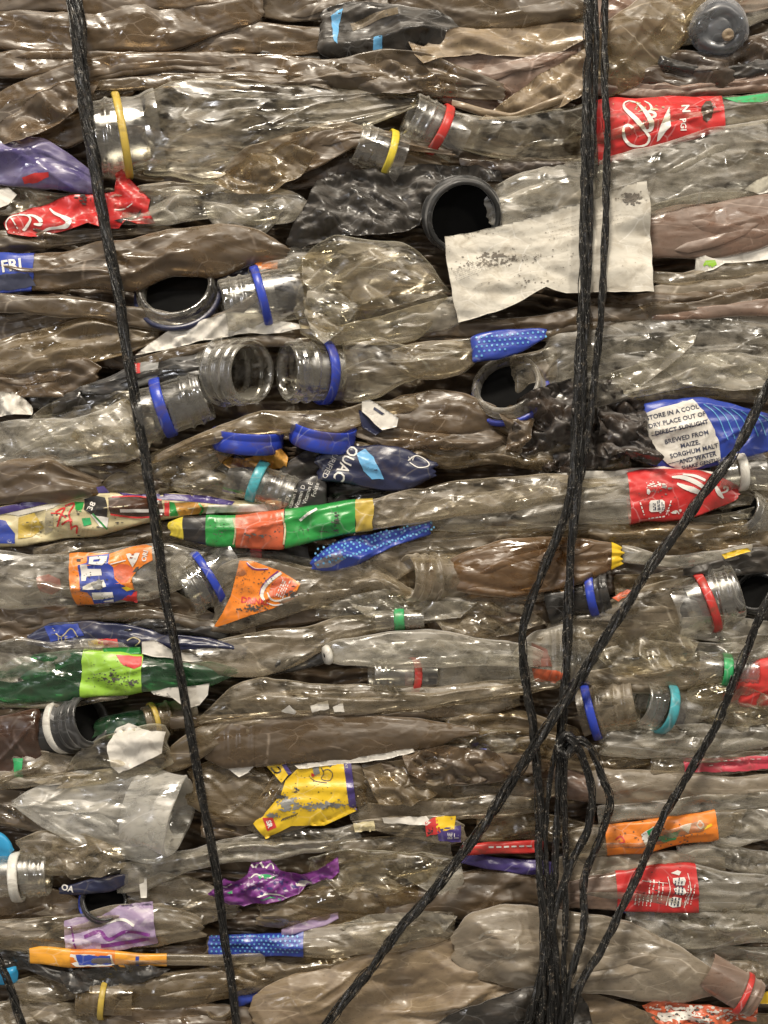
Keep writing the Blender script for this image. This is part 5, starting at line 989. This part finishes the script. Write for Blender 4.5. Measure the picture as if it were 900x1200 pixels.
# ================================================================== loose clear film pieces lying across the rows
def film(label, poly, m, z, amp=13, L=40, Wd=26, slope=(0, 0)): Sheet(label, poly, m, z, amp=amp, L=L, Wd=Wd, step=2.5, slope=slope, thick=.6)
film('triangular clear film piece over the big clear bottle behind the left twine', '84,512 110,476 150,456 176,462 182,500 170,538 140,536 104,528', 'clr', 30)
film('angular grey film folded over the large grey bottle left of the paper', '352,300 384,282 430,286 486,300 520,340 500,350 440,366 400,392 372,398 356,360', 'clr', 38, 12, 60, 40)
film('clear pointed film fold under the large grey bottle beside its neck', '360,340 386,330 420,362 404,384 380,404 366,392 356,366', 'gry', 42, 12)
film('clear diagonal film fold on the sheen bottle at right', '700,452 740,430 790,392 820,384 812,404 780,432 748,456 716,472', 'gry', 26, 10, 60)
film('pale crinkled film triangle right of the burnt clump', '770,424 830,412 900,420 915,452 860,458 800,450', 'mil', 24, 12)
film('dusty film piece leaning over the brown bottle below the green ring', '500,716 560,704 612,708 640,730 600,744 550,752 520,740', 'dus2', 20)
film('clear faceted film over the bottles right of the diagonal twine', '698,768 730,742 776,736 820,752 800,780 760,790 724,792', 'clr', 32, 15, 34)
film('clear faceted film piece at the right edge under the green ring', '806,820 840,800 880,806 912,820 912,846 870,852 830,846', 'clr', 28, 15, 32)
film('clear film corner with glints left of the diagonal twine low down', '380,1030 420,1004 470,1000 520,1008 500,1036 450,1048 400,1046', 'clr', 26, 14, 40)
film('brown folded film triangle right of the yellow wrapper', '424,900 470,890 520,896 552,912 520,930 480,944 444,940', 'dus', 28, 20, 40, 30)
film('dark glossy film flap under the matte brown bottle at centre', '470,884 520,872 580,880 600,900 560,918 510,920 480,906', 'brn', 28, 18, 34)
film('pale film crease piece above the blue dotted label near lower centre', '396,1084 440,1072 500,1066 536,1072 520,1092 470,1104 420,1106', 'mil', 28, 10)
film('olive film triangle above the jug beside the red ring bottle', '330,92 400,76 450,70 500,84 520,100 470,112 400,108', 'olv', 20, 15, 44)
film('brown film sheet hanging between jug and black sheet', '250,214 292,184 340,168 372,180 352,206 320,224 280,228', 'dus', 26, 12)
film('dusty film flap over the long film at the left edge above the jug', '-10,150 30,120 80,96 116,92 104,120 70,146 30,166 -10,172', 'brn', 18, 12, 60)
film('wrinkled film piece under the muddy threaded neck', '400,700 450,690 500,704 560,706 540,724 480,728 430,722', 'gry', 26, 12)
film('clear crumpled film beside the white ring neck at lower left', '60,984 100,976 140,992 150,1012 120,1026 84,1030 62,1010', 'dus2', 26, 13)
film('shiny clear film on the right edge above the big tan bottle', '770,1074 820,1062 880,1060 915,1072 915,1096 850,1104 800,1098', 'clr', 24, 14, 36)
film('dark crinkled film near the bottom left above the yellow ring neck', '60,1140 110,1132 160,1128 200,1134 180,1146 130,1156 90,1160', 'drk', 24, 14, 34)
# ================================================================== twines
twine('thick ragged black twine running down the left side', '80,-30,36,1.5 90,20,38,1.45 97,100,38,1.35 112,200,40,1.15 122,260,40,1.0 138,340,38,.95 150,420,38,.9 164,500,38,.85 180,600,38,.9 192,690,38,.85 208,770,40,.75 224,860,40,.8 236,930,40,.75 252,1010,42,.75 262,1090,40,.7 272,1160,38,.75 282,1240,36,.75', 5.1, n=5, pitch=120, loose=6, seed=1)
twine('leftmost black twine strand of the right upper bundle', '690,-30,46 689,80,46 686,180,48 684,300,48 680,400,46 676,480,46 672,560,46 664,600,46 648,640,46 628,690,46 614,740,46 616,800,46 626,860,46 632,930,46 632,1000,50 636,1080,60 634,1150,66 630,1240,62', 4.2, n=3, pitch=60, seed=2)
twine('middle black twine strand of the right upper bundle running to the knot', '698,-30,44 698,80,44 694,180,45 690,300,46 686,400,46 682,480,46 676,560,46 670,640,46 668,720,46 664,800,46 658,870,46 654,940,46 650,1020,52 646,1100,62 644,1180,66 640,1240,62', 3.4, n=3, pitch=52, seed=3)
twine('rightmost thin black twine strand of the right upper bundle', '709,-30,40 709,80,42 711,160,44 709,260,46 706,340,46 699,420,46 690,500,46 680,560,46 672,620,46 666,690,42 662,800,40 656,870,40', 3.4, n=3, pitch=50, seed=4)
twine('stout black twine crossing the bale diagonally from right edge to bottom', '940,395,40 896,462,44 862,528,48 800,612,50 745,690,52 700,762,54 640,852,56 590,930,52 540,1004,50 480,1076,50 430,1140,48 380,1205,48 350,1250,46', 5.0, n=3, pitch=50, seed=5)
twine('black twine coming from the right edge down to the bottom knot', '930,660,38 898,714,40 872,775,42 842,850,42 808,910,42 775,968,42 735,1050,56 700,1110,70 672,1160,74 655,1240,70', 3.9, n=3, pitch=48, seed=6)
twine('outer black twine loop hanging from the knot on the right', '662,876,50 680,868,54 696,884,54 708,915,54 716,940,52 706,980,50 686,1030,50 684,1080,62 670,1130,68 660,1180,70 650,1240,66', 3.7, n=3, pitch=44, seed=7)
twine('inner black twine loop hanging from the knot', '658,884,48 672,874,52 684,890,54 694,930,54 690,970,52 672,1010,52 652,1060,60 638,1120,66 622,1180,68 604,1240,64', 3.7, n=3, pitch=44, seed=8)
twine('thin black twine hanging straight under the knot', '664,880,46 662,930,46 664,1000,48 662,1080,60 660,1150,66 668,1240,62', 2.6, n=2, pitch=36, seed=9)
twine('frayed thin black twine between the two left hanging strands', '652,880,44 644,930,44 640,1000,48 646,1080,60 652,1130,66 648,1240,62', 2.3, n=2, pitch=36, seed=10)
twine('thin black twine across the bottom left corner', '-30,1080,34 0,1128,36 20,1180,38 36,1240,36', 3.8, n=3, pitch=44, seed=11)
twine('small black twine knot where the hanging strands begin', '654,872,56,.8 664,862,62,1 672,872,64,1 664,884,62,1 654,876,58,.9 662,868,54,.8', 4.2, n=3, pitch=30, cat='knot', name='twine_knot', group=None, seed=12)

# ================================================================== inside of the bale: compressed plastic nobody could count
def mass():
    xs = np.arange(-120, 1021, 4.0); ys = np.arange(-120, 1321, 2.5); X, Y = np.meshgrid(xs, ys, indexing='ij')
    Yw = Y + 14 * (vn(X / 120, Y / 60, 901) - .5) * 2
    ridge = np.abs(((Yw / 15.0 + 2 * vn(X / 160, Y / 18, 902)) % 1) - .5) * 2
    Z = -30 + 13 * (1 - ridge ** 2) + 20 * crumple(X, Y, 903, 70, 26) - 10
    P = np.stack([X, Y, Z], -1).reshape(-1, 3); o = mkmesh('compressed_plastic_mass', P, grid_faces(len(xs), len(ys)), 'mass', 0, None, None)
    o['kind'] = 'stuff'; o['label'] = 'crushed plastic packed deep between the bottles, coloured dark for gap shade'; o['category'] = 'plastic mass'
MT['mass'] = solid('gap_shade_plastic', (.095, .068, .045), .3, .5, (.05, .035, .024), .4, var=.3)  # base colour darkened to paint shade into the gaps between bottles
mass()
# ================================================================== camera, light
def lamp(kind, name, loc, target, energy, size, col):
    l = bpy.data.lights.new(name, kind); l.energy = energy; l.color = col
    if kind == 'AREA': l.shape = 'RECTANGLE' if isinstance(size, tuple) else 'SQUARE'; l.size = size[0] if isinstance(size, tuple) else size; l.size_y = size[1] if isinstance(size, tuple) else size
    o = bpy.data.objects.new(name, l); COL.objects.link(o); o.location = loc
    o.rotation_euler = (Vector(target) - Vector(loc)).to_track_quat('-Z', 'Y').to_euler(); return o
cd = bpy.data.cameras.new('Camera'); cam = bpy.data.objects.new('Camera', cd); COL.objects.link(cam)
cam.location = (0, -D * S, 0); cam.rotation_euler = (math.pi / 2, 0, 0)
cd.sensor_fit = 'VERTICAL'; cd.sensor_height = 24; cd.lens = 12 / (300.0 / 900 * 1.0) * 1.0 ; cd.clip_end = 50; cd.clip_start = .01
cd.lens = 24 * (D * S) / (1200 * S)
scene.camera = cam
lamp('AREA', 'hall_lamp_main', (-.3, -1.15, 1.6), (0, 0, 0), 48, .34, (1.0, .90, .76))
lamp('AREA', 'hall_lamp_second', (.9, -1.3, 1.1), (0, 0, 0), 13, .12, (1.0, .92, .80))
lamp('AREA', 'hall_lamp_low', (-1.2, -1.6, .2), (0, 0, 0), 6, .2, (.95, .95, 1.0))
w = bpy.data.worlds.new('World'); scene.world = w; w.use_nodes = True
w.node_tree.nodes['Background'].inputs[0].default_value = (1.0, .90, .765, 1); w.node_tree.nodes['Background'].inputs[1].default_value = .33
scene.view_settings.view_transform = 'Standard'; scene.view_settings.look = 'None'; scene.view_settings.exposure = 0; scene.view_settings.gamma = 1
c = scene.cycles; c.use_denoising = True; c.use_adaptive_sampling = True; c.adaptive_threshold = .035; c.adaptive_min_samples = 20
c.max_bounces = 5; c.transparent_max_bounces = 14; c.diffuse_bounces = 2; c.glossy_bounces = 2; c.transmission_bounces = 2; c.caustics_reflective = False; c.caustics_refractive = False; c.sample_clamp_indirect = 4
